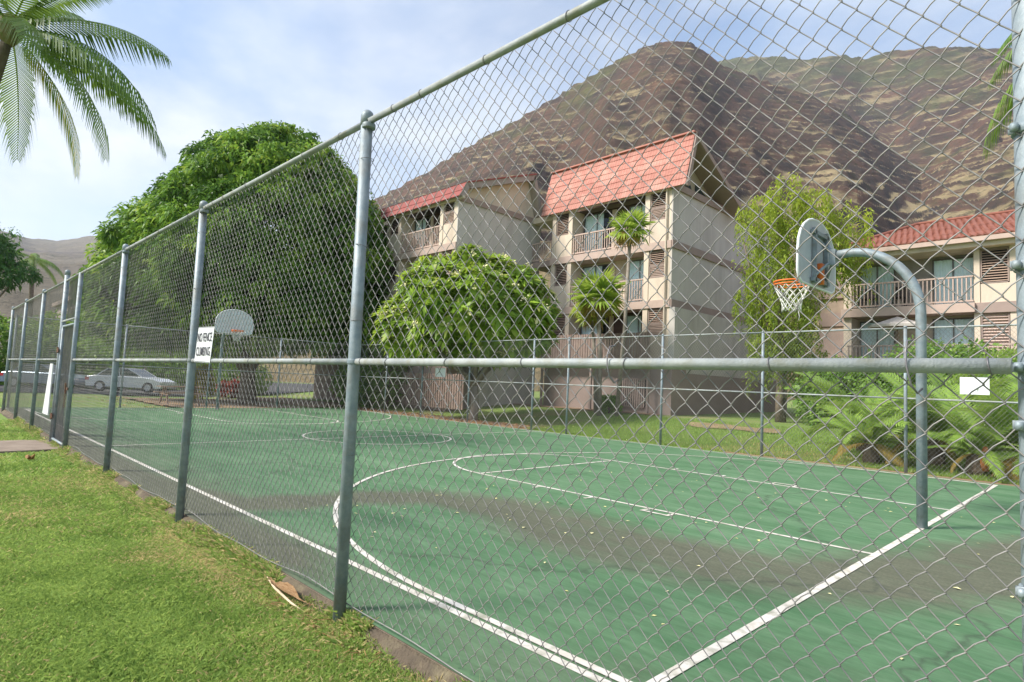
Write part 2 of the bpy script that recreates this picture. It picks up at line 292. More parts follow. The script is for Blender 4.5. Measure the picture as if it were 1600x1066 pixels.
st = np.maximum(st, 0.55*sstep(2.2, 0.6, CY)*sstep(-5.2, -7, CX)*(0.4+fbm(CX*0.6, CY*0.9, 4)))
st = np.maximum(st, 0.62*sstep(2.6, 0.9, CY)*sstep(-1.5, 0.5, CX)*fbm(CX*1.1+3, CY*1.1, 4)*1.3)
cz = np.zeros_like(CX)
court = place('court', npmesh('court', np.stack([CX.ravel(), CY.ravel(), cz.ravel()], 1), gridfaces(len(cx), len(cy)), court_material(), tone=st.ravel()), kind='structure')
mb = MB(); x0, x1, y0, y1 = cx[0], cx[-1], cy[0], cy[-1]
mb.box(x0+.01, x1-.01, y0+.01, y1-.01, -0.2, -0.006); mb.build('court_slab', concrete_m, court, kind='structure')
YC, LANE, FT, XM = 6.4959, 1.8395, 5.7478, -11.7067; YS = 0.5563; YF = 2*YC-YS
def strip(name, pts, w, closed=False, z=0.004):
    P = np.array(pts, float); n = len(P); V = []; F = []
    for i in range(n):
        a = P[i-1] if (i or closed) else P[i]; b = P[(i+1) % n] if (i < n-1 or closed) else P[i]
        t = b-a; t /= np.hypot(*t); nrm = np.array([-t[1], t[0]])*w/2
        V += [(*(P[i]+nrm), z), (*(P[i]-nrm), z)]
    for i in range(n if closed else n-1): j = (i+1) % n; F.append((2*i, 2*i+1, 2*j+1, 2*j))
    mb = MB(); mb.v = V; mb.f = F; mb.build(name, line_m, court)
W = 0.055
strip('sideline', [(x, YS) for x in np.linspace(2*XM-.03, 0.03, 40)], W+.005); strip('sideline', [(x, YF) for x in np.linspace(2*XM-.03, 0.03, 40)], W)
for bx in (0.0, 2*XM): strip('baseline', [(bx, y) for y in np.linspace(YS+.028, YF-.028, 20)], W+.012, z=0.0055)
strip('midcourt_line', [(XM, YS+.03), (XM, YF-.03)], W, z=0.005)
def arc(c, r, a0, a1, n=60): return [(c[0]+r*cos(a0+(a1-a0)*i/n), c[1]+r*sin(a0+(a1-a0)*i/n)) for i in range(n+1)]
strip('center_circle', arc((XM, YC), LANE, 0, 2*pi)[:-1], W, True, z=0.0065)
for sg in (1, -1):
    fx = lambda x: x if sg == 1 else 2*XM-x
    strip('lane_line', [(fx(-0.03), YC-LANE), (fx(-FT), YC-LANE)], W); strip('lane_line', [(fx(-0.03), YC+LANE), (fx(-FT), YC+LANE)], W)
    strip('free_throw_line', [(fx(-FT), YC-LANE-.025), (fx(-FT), YC+LANE+.025)], W, z=0.0055)
    strip('free_throw_circle', [(fx(x), y) for x, y in arc((-FT, YC), LANE, pi/2, 3*pi/2)], W, z=0.007)
    strip('three_point_arc', [(fx(0), YC+5.86), (fx(-.8), YC+5.86)] + [(fx(x), y) for x, y in arc((-1.6, YC), 5.86, pi/2+0.02, 3*pi/2-0.02)] + [(fx(-.8), YC-5.86), (fx(0), YC-5.86)], W, z=0.008)
    for s2 in (-1, 1):
        for px in (-2.15, -2.5): strip('lane_mark', [(fx(px), YC+s2*(LANE+.03)), (fx(px), YC+s2*(LANE+.22))], 0.05, z=0.0052)
        strip('lane_mark', [(fx(-2.52), YC+s2*(LANE+.2)), (fx(-2.13), YC+s2*(LANE+.2))], 0.05, z=0.0061)
        for px in (-3.4, -4.35): strip('lane_mark', [(fx(px), YC+s2*(LANE+.03)), (fx(px), YC+s2*(LANE+.2))], 0.05, z=0.0052)
# fallen leaves on court and lawn edge
leafmesh = MB().add([(0,0,0),(0.035,0.012,0.012),(0.075,0,0.004),(0.035,-0.014,0.010)], [(0,3,2,1)]).mesh('leaf', leafb_m)
yleaf_m = mat('yellow petal', (0.62,0.58,0.22), (0.72,0.66,0.40), rough=0.8)
petal = MB().add([(0,0,0),(0.02,0.01,0.006),(0.035,0,0.002),(0.02,-0.01,0.006)], [(0,3,2,1)])
def litter(name, n, area, m, size, z, label):
    V = []; F = []
    for i in range(n):
        x = random.uniform(area[0], area[1]); y = random.uniform(area[2], area[3]); a = random.uniform(0, 6.28); s = size*random.uniform(.6, 1.5); zz = (z if z is not None else float(ground(np.array(x), np.array(y)))+0.03)
        b = len(V)
        for q in ((-.5,0,.1),(0,.28,.25),(.5,0,.12),(0,-.28,.2)): V.append((x+s*(q[0]*cos(a)-q[1]*sin(a)), y+s*(q[0]*sin(a)+q[1]*cos(a)), zz+s*q[2]*random.uniform(.3, 1)))
        F.append((b, b+3, b+2, b+1))
    mb = MB(); mb.v = V; mb.f = F; mb.build(name, m, kind='stuff', label=label, cat='leaves')
litter('fallen_petals', 120, (-5, 2, 1.0, 8), yleaf_m, 0.045, 0.003, 'tiny pale petals scattered over the green court surface')
litter('fallen_leaves', 900, (-25, -12.5, 12.3, 14.2), leafb_m, 0.13, None, 'dry brown leaves heaped along the far edge of the court')
litter('dry_leaves', 500, (-36, -24.6, 4, 14), mat('tan leaf', (0.45,0.28,0.13), (0.33,0.18,0.08)), 0.16, None, 'dry tan leaves under the big round tree')
litter('plumeria_litter', 200, (-19, -12, 13.2, 17), yleaf_m, 0.09, None, 'fallen pale flowers on the grass below the flowering tree')

# ------------------------------------------------------------------ chain-link mesh
HX, HZ = 0.0425, 0.048
def mesh_panel(name, nw, nseg, sides, rad, pts, bulge=0.0):
    ts = {4: [0.0, 0.10, 0.5, 0.90], 3: [0.0, 0.14, 0.86], 2: [0.1, 0.9]}[pts]
    P = []
    for k in range(nw):
        path = []
        for j in range(nseg):
            right = (j+k) % 2 == 1          # at the right knot at level j
            xa = (k+1)*HX + rad*.8 if right else k*HX - rad*.8; xb = k*HX - rad*.8 if right else (k+1)*HX + rad*.8
            ys = rad*1.05 if right else -rad*1.05
            for t in ts:
                y = 0 if t == 0 else ys
                bx = bz = 0
                if not right and bulge: q = bulge*4*t*(1-t); bx, bz = -q, q
                path.append((xa+(xb-xa)*t+bx, y, (j+t)*HZ+bz))
        P.append(path)
    P = np.array(P); n = P.shape[1]
    T = np.empty_like(P); T[:, 1:-1] = P[:, 2:]-P[:, :-2]; T[:, 0] = P[:, 1]-P[:, 0]; T[:, -1] = P[:, -1]-P[:, -2]; T = unit(T)
    Yv = np.array([0, 1., 0]); A = unit(np.cross(T, Yv)); B = np.cross(T, A)
    ang = 2*pi*np.arange(sides)/sides
    V = P[:, :, None, :] + rad*(np.cos(ang)[None, None, :, None]*A[:, :, None, :] + np.sin(ang)[None, None, :, None]*B[:, :, None, :])
    k, i, s = np.meshgrid(np.arange(nw), np.arange(n-1), np.arange(sides), indexing='ij')
    base = k*n*sides; s2 = (s+1) % sides
    F = np.stack([base+i*sides+s, base+i*sides+s2, base+(i+1)*sides+s2, base+(i+1)*sides+s], -1).reshape(-1, 4)
    V = V.reshape(-1, 3); x, z = V[:, 0].copy(), V[:, 2].copy(); edge = np.sin(pi*np.clip(x/(nw*HX), 0, 1))**.5
    V[:, 1] += edge*(.022*(fbm(x*1.1+3, z*1.1, 3)-.45)); V[:, 0] += edge*.010*(fbm(x*2.2+9, z*2.2, 3)-.45); V[:, 2] += edge*.012*(fbm(x*1.8, z*2.6+31, 3)-.45)
    return npmesh(name, V, F, wire_m, smooth=True)
NSEG = 66
panel_near = mesh_panel('chain_link_mesh', 80, NSEG, 5, 0.0021, 4, 0.0035)
panel_mid = mesh_panel('chain_link_mesh', 80, NSEG, 4, 0.0017, 3)
panel_far = mesh_panel('chain_link_mesh', 80, 62, 3, 0.0024, 2)
PW = 80*HX

def ring(mb, c, r, axis, wr=0.0022, n=12, tilt=0.0):
    c = Vector(c); pts = []
    for i in range(n):
        a = 2*pi*i/n
        if axis == 'x': pts.append(c + Vector((tilt*sin(a)*r, r*cos(a), r*sin(a))))
        else: pts.append(c + Vector((r*cos(a), r*sin(a), tilt*sin(a)*r)))
    mb.tube(pts, wr, 5, closed=True)
near = thing('chain_link_fence', (-1.85, 0, -0.1), 'tall galvanised chain link fence nearest the camera, between the lawn and the court', 'fence')
PX = [1.545, -1.85, -5.15, -8.56, -11.97, -13.50, -16.6, -19.95, -23.35]
RP, RR = 0.040, 0.0215
for i, x in enumerate(PX):
    yy = 0.085 if i == 0 else 0.0; top = 3.40 if i in (0, 5) else (3.26 if i != 4 else 3.22)
    lean = [0, -0.045, -0.05, -0.05, 0, -0.03, -0.04, -0.05, -0.06][i]*0.6
    mb = MB(); r = RP*1.15 if i in (0, 5) else RP; mb.tube([(x-lean*.4, yy, -0.16), (x, yy, 1.57), (x+lean, yy, top)], [r, r, r], 20)
    p = mb.build('post', galv, near, True)
    if i not in (0, 4): mb = MB(); mb.lathe((x+lean, yy, top), [(r*1.08, -0.07), (r*1.08, 0.0), (r*.92, 0.022), (r*.5, 0.038)], 18); mb.build('post_cap', galv, p, True)
    if i in (1, 2):
        mb = MB(); mb.lathe((x, 0, -0.13), [(0.17, -0.03), (0.165, 0.0), (0.13, 0.025), (0.06, 0.034)], 14)
        for q in range(len(mb.v)): v = mb.v[q]; k = 1+0.25*sin(5*math.atan2(v[1], v[0]-x)+i); mb.v[q] = (x+(v[0]-x)*k, v[1]*k, v[2])
        mb.build('footing', concrete_m, p, True)
tops = 3.205
spans = [(PX[i+1], PX[i]) for i in range(len(PX)-1)]
ties = MB()
for i, (a, b) in enumerate(spans):
    if i != 4:      # gate bay has its own transom
        mb = MB(); mb.tube([(a+.0, 0, 1.585), (b-(.05 if i == 0 else 0), 0, 1.585)], RR, 14); mb.build('mid_rail', galv_rail, near, True)
    mb = MB(); zt = 3.215
    mb.tube([(a-.02, 0, zt), (b+(.02 if i else -.04), 0, zt)], RR, 14); mb.build('top_rail', galv_rail, near, True)
    x = a+0.1
    while x < b-0.05:
        if i != 4: ring(ties, (x, 0, 1.585), RR+.003, 'x', 0.002, tilt=random.uniform(-.3, .3))
        ring(ties, (x+.2, 0, zt), RR+.003, 'x', 0.002, tilt=random.uniform(-.3, .3)); x += 0.30 if a+.2 > x else 0.58
for i, x in enumerate(PX[1:6]):
    for z in (0.12, 0.42+.1*i, 0.98, 1.28 if i else 1.86, 2.35, 2.95): ring(ties, (x, 0.004, z), RP+.004, 'z', 0.0022, tilt=random.choice([0, .1, -.35]))
for k, xx in enumerate((0.22, 1.27)):   # two loose hooks over the rail
    ties.tube([(xx, .02, 1.66), (xx-.006, -.012, 1.655), (xx-.008, -.026, 1.62), (xx-.004, -.031, 1.58), (xx+.006, -.028, 1.53), (xx+.018, -.01, 1.505), (xx+.026, .01, 1.52)], 0.0028, 6)
ties.build('tie_wires', tie_m, near, True, kind='stuff')
for i, x in enumerate(PX[1:4]):
    for z in (1.585, 3.18): mb = MB(); mb.lathe((x, 0, z-.016), [(RP+.004, 0), (RP+.005, .004), (RP+.005, .028), (RP+.004, .032)], 18); mb.build('rail_band', galv, near, True)
for z in (2.24, 1.86, 1.585, 1.43, 1.0, .55):      # tension bands with bolts on the end post
    mb = MB(); mb.lathe((1.545, .085, z-.013), [(.05, 0), (.052, .003), (.052, .023), (.05, .026)], 20); mb.box(1.49, 1.56, .050, .056, z-.013, z+.013)
    bnd = mb.build('tension_band', galv, near, True); mb = MB(); mb.tube([(1.505, .034, z), (1.505, .07, z)], .006, 8); mb.lathe((1.505, .036, z-.011), [(.009, 0), (.011, .011), (.009, .022)], 8); mb.build('bolt', galv, bnd, True)
YM = 0.047
for i, (a, b) in enumerate(spans):
    if i == 4: continue
    me = panel_near if i < 2 else panel_mid
    w = b-a + (0.20 if i == 0 else 0)
    place('chain_link_mesh', me, near, loc=(a, YM, 0.035), scale=(w/PW, 1, 3.195/(NSEG*HZ)), kind='stuff')
mb = MB(); pts = []
for i in range(140): x = 1.6-i*0.18; pts.append((x, YM, 0.03+0.018*sin(x*2.1)+0.01*sin(x*5+1)))
mb.tube(pts, 0.0035, 6); mb.build('bottom_wire', wire_m, near, True)
# transom panel over the gate
mb = MB(); mb.tube([(-13.5, 0, 2.37), (-11.97, 0, 2.37)], RR, 12); mb.build('mid_rail', galv_rail, near, True)
place('chain_link_mesh', panel_mid, near, loc=(-13.46, YM, 2.37), scale=(1.45/PW, 1, 0.84/(NSEG*HZ)), kind='stuff')
# gate
gate = thing('gate', (-12.7, 0, -0.03), 'narrow chain link gate standing closed where the concrete path meets the fence', 'gate')
gx0, gx1 = -13.41, -12.05
mb = MB(); mb.tube([(gx0, 0, -.02), (gx0, 0, 2.26)], .024, 12); mb.tube([(gx1, 0, -.02), (gx1, 0, 2.26)], .024, 12); mb.tube([(gx0, 0, 2.26), (gx1, 0, 2.26)], .024, 12); mb.tube([(gx0, 0, 0.0), (gx1, 0, 0.0)], .024, 12); mb.build('gate_frame', galv, gate, True)
place('chain_link_mesh', panel_mid, gate, loc=(gx0, .03, 0.0), scale=(1.36/PW, 1, 2.26/(NSEG*HZ)), kind='stuff')
for z in (.45, 1.78): mb = MB(); mb.box(-13.50, -13.36, -.06, -.045, z-.04, z+.04); mb.tube([(-13.44, -.055, z-.06), (-13.44, -.055, z+.06)], .016, 8); mb.build('hinge', rust_m, gate)
mb = MB(); mb.box(-12.14, -11.93, -.06, -.04, 1.02, 1.07); mb.tube([(-12.03, -.06, .96), (-12.0, -.075, 1.15)], .014, 8); la = mb.build('latch', rust_m, gate)
mb = MB()
for k in range(9): z = 1.0-k*.035; mb.tube([(-12.0+.012*cos(a)*(k % 2), -.07+.012*cos(a)*((k+1) % 2), z+.022*sin(a)) for a in [i*pi/4 for i in range(8)]], .004, 5, closed=True)
mb.build('chain', rust_m, la)
mb = MB(); mb.prism([(-14.85, -.03, .42), (-14.10, -.03, .42), (-13.92, -.05, 1.50), (-14.25, -.05, 1.50)], (0, .02, 0))
bd = mb.build('board', white_m, label='long white board leaning on the fence left of the gate', cat='board')
# sign
sg = thing('sign', (-4.72, -.03, 1.73), 'white warning sign with black letters wired above the mid rail of the near fence', 'sign')
mb = MB(); c = [(-4.99, -.026, 1.57), (-4.53, -.026, 1.56), (-4.46, -.030, 1.915), (-4.92, -.030, 1.925)]; mb.prism(c, (0, .003, 0)); mb.build('panel', white_m, sg)
def text(body, size, loc, m, parent, name, rot=(pi/2, 0, 0), sx=1):
    cu = bpy.data.curves.new(name, 'FONT'); cu.body = body; cu.size = size; cu.align_x = 'CENTER'; cu.extrude = 0.0006; cu.offset = size*0.006
    tmp = bpy.data.objects.new('tmp', cu); COL.objects.link(tmp); bpy.context.view_layer.update()
    me = bpy.data.meshes.new_from_object(tmp.evaluated_get(bpy.context.evaluated_depsgraph_get())); bpy.data.objects.remove(tmp); me.materials.clear(); me.materials.append(m); me.name = name
    return place(name, me, parent, loc=loc, rot=rot, scale=(sx, 1, 1))
text('NO FENCE', .125, (-4.715, -.0325, 1.775), black_m, sg, 'lettering', sx=.70); text('CLIMBING', .125, (-4.735, -.0325, 1.635), black_m, sg, 'lettering', sx=.72)
mb = MB(); t_ = .006
for a, b in (((-4.985, 1.577), (-4.538, 1.567)), ((-4.917, 1.917), (-4.468, 1.907))): mb.prism([(a[0], -.0315, a[1]), (b[0], -.0315, b[1]), (b[0], -.0315, b[1]+t_), (a[0], -.0315, a[1]+t_)], (0, .001, 0))
mb.build('border', mat('grey print', (.3,.3,.32)), sg)

# far fence, end fence
def fence(name, label, p0, p1, posts, top, mid, ground_z=0.0, r=0.03, gaps=()):
    a = np.array(p0, float); b = np.array(p1, float); d = b-a; Ln = np.hypot(*d); d /= Ln; ang = math.atan2(d[1], d[0])
    t = thing(name, (*a, ground_z), label, 'fence')
    for s in posts: q = a+d*s; mb = MB(); mb.tube([(q[0], q[1], ground_z-.1), (q[0], q[1], top+.02)], r*1.15, 12); mb.lathe((q[0], q[1], top+.0), [(r*1.25, 0), (r*1.25, .03), (r*.8, .05)], 10); mb.build('post', galv, t, True)
    for i in range(len(posts)-1):
        if i in gaps: continue
        q = a+d*posts[i]; e = a+d*posts[i+1]
        for z, nm in ((top, 'top_rail'), (mid, 'mid_rail')): mb = MB(); mb.tube([(q[0], q[1], z), (e[0], e[1], z)], r*.62, 8); mb.build(nm, galv_rail, t, True)
        place('chain_link_mesh', panel_far, t, loc=(q[0], q[1], ground_z+.02), rot=(0, 0, ang), scale=((posts[i+1]-posts[i])/PW, 1, (top-ground_z-.02)/(62*HZ)), kind='stuff')
    return t
ff = fence('chain_link_fence', 'chain link fence along the far side of the court in front of the buildings', (-24.4, 12.95), (3.0, 12.95), [0, 2.9, 5.6, 8.6, 11.95, 13.5, 16.95, 19.8, 22.85, 26.2, 27.4], 3.05, 1.55)
ef = fence('chain_link_fence', 'chain link fence across the far left end of the court before the parked cars', (-24.4, 0.2), (-24.4, 12.95), [0, 3.2, 6.2, 9.1, 12.75], 3.05, 1.55)
for (xa, xb, za, zb, lb) in ((-17.85, -17.2, 1.66, 2.02, 'small blank white sign on the far fence in front of the flowering tree'), (-.60, -.13, 1.68, 2.02, 'blank white sign on the far fence near the right edge')):
    mb = MB(); mb.box(xa, xb, 12.885, 12.895, za, zb); mb.build('sign', white_m, label=lb, cat='sign')

# ------------------------------------------------------------------ hoops
def hoop(x0, sgn, label, yo=0.0):
    yc = 6.5+yo; t = thing('basketball_hoop', (x0, yc, 0), label, 'basketball hoop', 'hoops at the ends of the court')
    P = [(x0, yc, -.1), (x0, yc, 2.55)]
    for k in range(1, 13): a = k/12*pi/2*1.02; P.append((x0-sgn*.78*(1-cos(a)), yc, 2.55+.85*sin(a)))
    P.append((x0-sgn*0.98, yc, 3.385))
    MB().tube(P, .057, 18).build('pole', galv, t, True)
    bx = x0-sgn*1.20; w, h = .70, .92
    o = [(-w*.80, 2.97), (w*.80, 2.97), (w*.93, 3.01), (w, 3.10), (w, 3.36)]
    for k in range(1, 12): a = k/12*pi; o.append((w*cos(a), 3.36+(.53)*sin(a)**.9))
    o += [(-w, 3.36), (-w, 3.10), (-w*.93, 3.01)]
    MB().prism([(bx, yc+a, z) for a, z in o][::-1], (sgn*.022, 0, 0)).build('backboard', mat('lit and shaded backboard tones', *(((.46,.49,.52), (.40,.43,.46)) if sgn > 0 else ((.66,.68,.70), (.60,.62,.64))), rough=.4, scale=5), t)  # one board: shaded back coloured darker, sunlit far face coloured lighter
    mb = MB(); pts = [(bx+sgn*.012, yc+a, z) for a, z in o]; mb.tube(pts, .018, 6, closed=True); mb.build('rim_trim', white_m, t, True)
    mb = MB(); xb = bx+sgn*.03
    for a in (-.22, .22): mb.box(min(xb, xb+sgn*.05), max(xb, xb+sgn*.05), yc+a-.02, yc+a+.02, 3.0, 3.75)
    mb.box(min(xb, xb+sgn*.05), max(xb, xb+sgn*.05), yc-.30, yc+.30, 3.02, 3.07); mb.box(min(xb, xb+sgn*.05), max(xb, xb+sgn*.05), yc-.30, yc+.30, 3.66, 3.71)
    mb.build('back_bracket', galv, t)
    mb = MB(); xp = x0-sgn*.98
    for a, z in ((-.22, 3.62), (.22, 3.62), (-.22, 3.1), (.22, 3.1)): mb.tube([(xp, yc, 3.385 if z > 3.3 else 3.34), (bx+sgn*.06, yc+a, z)], .02, 8)
    mb.box(min(xp-.04, xp+.04), max(xp-.04, xp+.04), yc-.07, yc+.07, 3.25, 3.46); mb.build('brace', galv, t)
    xf = bx-sgn*.005; rc = x0-sgn*1.52; zr = 3.05
    mb = MB(); mb.box(min(xf, xf-sgn*.10), max(xf, xf-sgn*.10), yc-.065, yc+.065, zr-.02, zr+.035)
    mb.box(min(xf, xf-sgn*.012), max(xf, xf-sgn*.012), yc-.075, yc+.075, zr-.06, zr+.05)
    mb.box(min(bx+sgn*.024, bx+sgn*.09), max(bx+sgn*.024, bx+sgn*.09), yc-.05, yc+.05, zr-.04, zr+.24)
    mb.tube([(rc+.231*cos(a), yc+.231*sin(a), zr+.028) for a in [i*pi/14 for i in range(28)]], .011, 8, closed=True)
    mb.tube([(rc+.231*cos(a), yc+.231*sin(a), zr-.012) for a in [i*pi/14 for i in range(28)]], .009, 8, closed=True)
    for s in (-1, 1): mb.tube([(xf-sgn*.04, yc+s*.06, zr), (rc+sgn*.12, yc+s*.2, zr+.01)], .009, 6)
    mb.build('rim', orange_m, t, True)
    mb = MB(); n = 12; zs = [0, .065, .13, .19, .25, .31, .36]; rs = [.225, .20, .175, .15, .13, .12, .125]
    for k in range(n):
        for dr in (1, -1):
            mb.tube([(rc+rs[i]*cos(2*pi*(k+dr*i*.5)/n), yc+rs[i]*sin(2*pi*(k+dr*i*.5)/n), zr-.02-zs[i]-.012*sin(k*2.1)) for i in range(len(zs))], .0055, 4)
    mb.tube([(rc+.05, yc+.11, zr-.37), (rc+.06, yc+.13, zr-.44), (rc+.055, yc+.12, zr-.50)], .006, 4)
    mb.build('net', net_m, t, True)
    return t
hoop(0.0, 1, 'gooseneck basketball hoop seen from behind at the near right end, orange rim and white net', .05)
hoop(-23.45, -1, 'distant basketball hoop with white fan backboard at the far left end')

# ------------------------------------------------------------------ buildings
baluster_me = MB().box(-.02, .02, -.015, .015, 0, .86).mesh('baluster', pink_m)
slat_cache = {}
def louvre(parent, x0, x1, y, z0, z1, pitch=.085, body=louv_m, backing=dark_m):
    mb = MB(); mb.box(x0, x1, y+.06, y+.08, z0, z1); lo = mb.build('louvre', backing, parent)
    n = int((z1-z0)/pitch); w = round(x1-x0-.06, 3)
    if (w, body.name) not in slat_cache: slat_cache[(w, body.name)] = MB().prism([(-w/2, -.03, -.012), (w/2, -.03, -.012), (w/2, .035, .03), (-w/2, .035, .03)], (0, .004, .012)).mesh('slat', body)
    for i in range(n): place('slat', slat_cache[(w, body.name)], lo, loc=((x0+x1)/2, y+.015, z0+(i+.5)*pitch))
    mb = MB()
    for a, b, c, d in ((x0, x0+.04, z0, z1), (x1-.04, x1, z0, z1)): mb.box(a, b, y-.02, y+.05, c, d)
    mb.box(x0+.04, x1-.04, y-.02, y+.05, z1-.04, z1); mb.box(x0+.04, x1-.04, y-.02, y+.05, z0-.03, z0+.01); mb.build('louvre_frame', trim_m, lo)
def window(parent, x0, x1, y, z0, z1, mull=1, curtain=1.0, backing=dark_m):
    mb = MB(); mb.box(x0, x1, y-.012, y-.002, z0, z1); w = mb.build('window', backing, parent)
    mb = MB(); xx = np.linspace(x0+.05, x0+.05+(x1-x0-.1)*abs(curtain), 40) if curtain > 0 else np.linspace(x1-.05-(x1-x0-.1)*abs(curtain), x1-.05, 40)
    for i in range(len(xx)-1):
        a, b = xx[i], xx[i+1]; ya = y-.035+.014*sin(i*1.7); yb = y-.035+.014*sin((i+1)*1.7); mb.add([(a, ya, z0+.04), (b, yb, z0+.04), (b, yb, z1-.04), (a, ya, z1-.04)], [(0,1,2,3)])
    if curtain: mb.build('curtain', curtain_m, w, True)
    mb = MB(); mb.add([(x0+.03, y-.065, z0+.03), (x1-.03, y-.065, z0+.03), (x1-.03, y-.065, z1-.03), (x0+.03, y-.065, z1-.03)], [(0,1,2,3)]); mb.build('pane', glass_m, w)
    mb = MB(); mb.box(x0, x0+.04, y-.09, y-.013, z0, z1); mb.box(x1-.04, x1, y-.09, y-.013, z0, z1); mb.box(x0+.04, x1-.04, y-.09, y-.013, z1-.05, z1); mb.box(x0+.04, x1-.04, y-.09, y-.013, z0, z0+.05)
    for k in range(1, mull+1): xm = x0+(x1-x0)*k/(mull+1); mb.box(xm-.02, xm+.02, y-.085, y-.05, z0+.05, z1-.05)
    mb.build('frame', mat_frame, w)
mat_frame = mat('bronze window frame', (.13,.12,.11), rough=.5)
def railing(parent, x0, x1, y, fl, name='balcony_railing'):
    mb = MB(); mb.box(x0, x1, y-.04, y+.03, fl+1.0, fl+1.06); mb.box(x0, x1, y-.02, y+.02, fl+.08, fl+.14); r = mb.build(name, pink_m, parent)
    n = int((x1-x0)/.135)
    for i in range(n): place('baluster', baluster_me, r, loc=(x0+(i+.5)*(x1-x0)/n, y-.005, fl+.14))
def courses(parent, x0, x1, prof, m, thick=.03, wave=.15, amp=.022, nm='tile_course'):
    """rows of tiles; prof = list of (y, z) from the eave upward; each row overlaps the one above"""
    for i in range(len(prof)-1):
        (ya, za), (yb, zb) = prof[i], prof[i+1]
        n = max(2, int((x1-x0)/wave*6)); V = []; F = []
        d = Vector((0, yb-ya, zb-za)).normalized(); nr = Vector((0, -d.z, d.y)); nr = nr if nr.z > 0 or ya < yb else -nr
        if nr.y > 0 and yb > ya: nr = -nr
        for k in range(n+1):
            x = x0+(x1-x0)*k/n; ph = (x-x0)/wave; bump_ = amp*abs(sin(pi*ph))
            a = Vector((x, ya, za)) - d*(.03+.012*sin(ph*7.3)) + nr*(thick+bump_); b = Vector((x, yb, zb)) + d*.02 + nr*(.004+bump_); c = Vector((x, ya, za)) - d*.03 - nr*.004
            V += [a, b, c]
        for k in range(n): q = 3*k; F += [(q, q+3, q+4, q+1), (q+2, q+5, q+3, q)]
        mb = MB(); mb.add(V, F); mb.build(nm, m, parent)

def wing(t, X0, X1, YF_, floors, eave, rev=False, low=1.3, depth=12):
    """one apartment stack; X1 = right corner. Louvre bays at both ends, recessed balcony between."""
    RB = YF_+.95
    la, lb = X0+.25, X0+1.10; ra, rb = X1-1.10, X1-.25; oa, ob = lb+.25, ra-.25
    for i, fl in enumerate(floors):
        ce = floors[i+1]-.34 if i < len(floors)-1 else eave
        mb = MB()
        for a, b in ((X0, la), (lb, oa), (ob, ra), (rb, X1)): MB().box(a, b, YF_, RB, fl+.001, ce-.001).build('column_wall', cream_m, t)
        mb = MB(); top = fl+1.15
        MB().box(la, lb, YF_+.03, RB, fl+.001, top).build('bay_wall', cream_m, t); MB().box(ra, rb, YF_+.03, RB, fl+.001, fl+1.02).build('bay_wall', cream_m, t)
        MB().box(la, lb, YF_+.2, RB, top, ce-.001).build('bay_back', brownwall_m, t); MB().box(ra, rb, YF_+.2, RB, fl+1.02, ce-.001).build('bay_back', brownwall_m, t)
        louvre(t, la+.02, lb-.02, YF_+.06, top+.04, ce-.05)
        louvre(t, ra+.02, rb-.02, YF_+.06, fl+1.62, ce-.05)
        louvre(t, ra+.02, rb-.02, YF_+.06, fl+1.06, fl+1.58, .07, pink_m, pink_m)
        mb = MB(); mb.box(X0-.05, X1+.05, YF_-.06, RB, fl-.34, fl); mb.build('floor_band', trim_m if i == 0 else pink_m, t)
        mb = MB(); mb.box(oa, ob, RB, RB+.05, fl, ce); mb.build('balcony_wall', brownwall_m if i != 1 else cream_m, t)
        w = ob-oa
        window(t, oa+.08, oa+w*.40, RB-.02, fl+.1, ce-.12, 1, .75)
        window(t, ob-w*.34, ob-.08, RB-.02, fl+.1, ce-.12, 1, .95 if i else .6)
        mb = MB(); mb.box(oa+w*.42, oa+w*.48, RB-.06, RB-.01, fl+.05, ce-.1); mb.build('door_post', cream_m, t)
        railing(t, oa+.002, ob-.002, YF_+.07, fl)
A = thing('apartment_building', (-15.6, 21, .5), 'three storey beige apartment wing with salmon tiled mansard roof and shade-greyed side wall', 'building')
FLR = [2.85, 5.48, 8.10]
wing(A, -19.1, -12.1, 21.0, FLR, 10.45)
mb = MB(); mb.box(-19.0, -12.13, 22.0, 33.4, .2, 10.45); mb.build('main_wall', cream_m, A)
mb = MB(); mb.box(-12.129, -12.02, 21.96, 33.4, 2.3, 10.4); mb.build('side_wall', shaded_side_m, A)
mb = MB(); mb.box(-12.10, -12.02, 21.0, 21.955, 2.52, 10.4); mb.build('corner_wall', shaded_side_m, A)
for z in (10.40, 7.76, 5.14): mb = MB(); mb.box(-12.018, -11.93 if z > 10 else -11.95, 20.94, 33.5, z, z+(.30 if z > 10 else .34)); mb.build('side_band', trim_m, A)
mb = MB(); mb.box(-12.018, -11.80, 20.98, 33.4, 2.3, 5.13); mb.build('lower_side_wall', shaded_side_m, A)
mb = MB(); mb.box(-19.1, -11.78, 20.80, 22.0, .2, 2.5); mb.box(-11.9, -11.78, 22.0, 33.4, .2, 2.29); mb.build('podium_wall', podium_m, A)
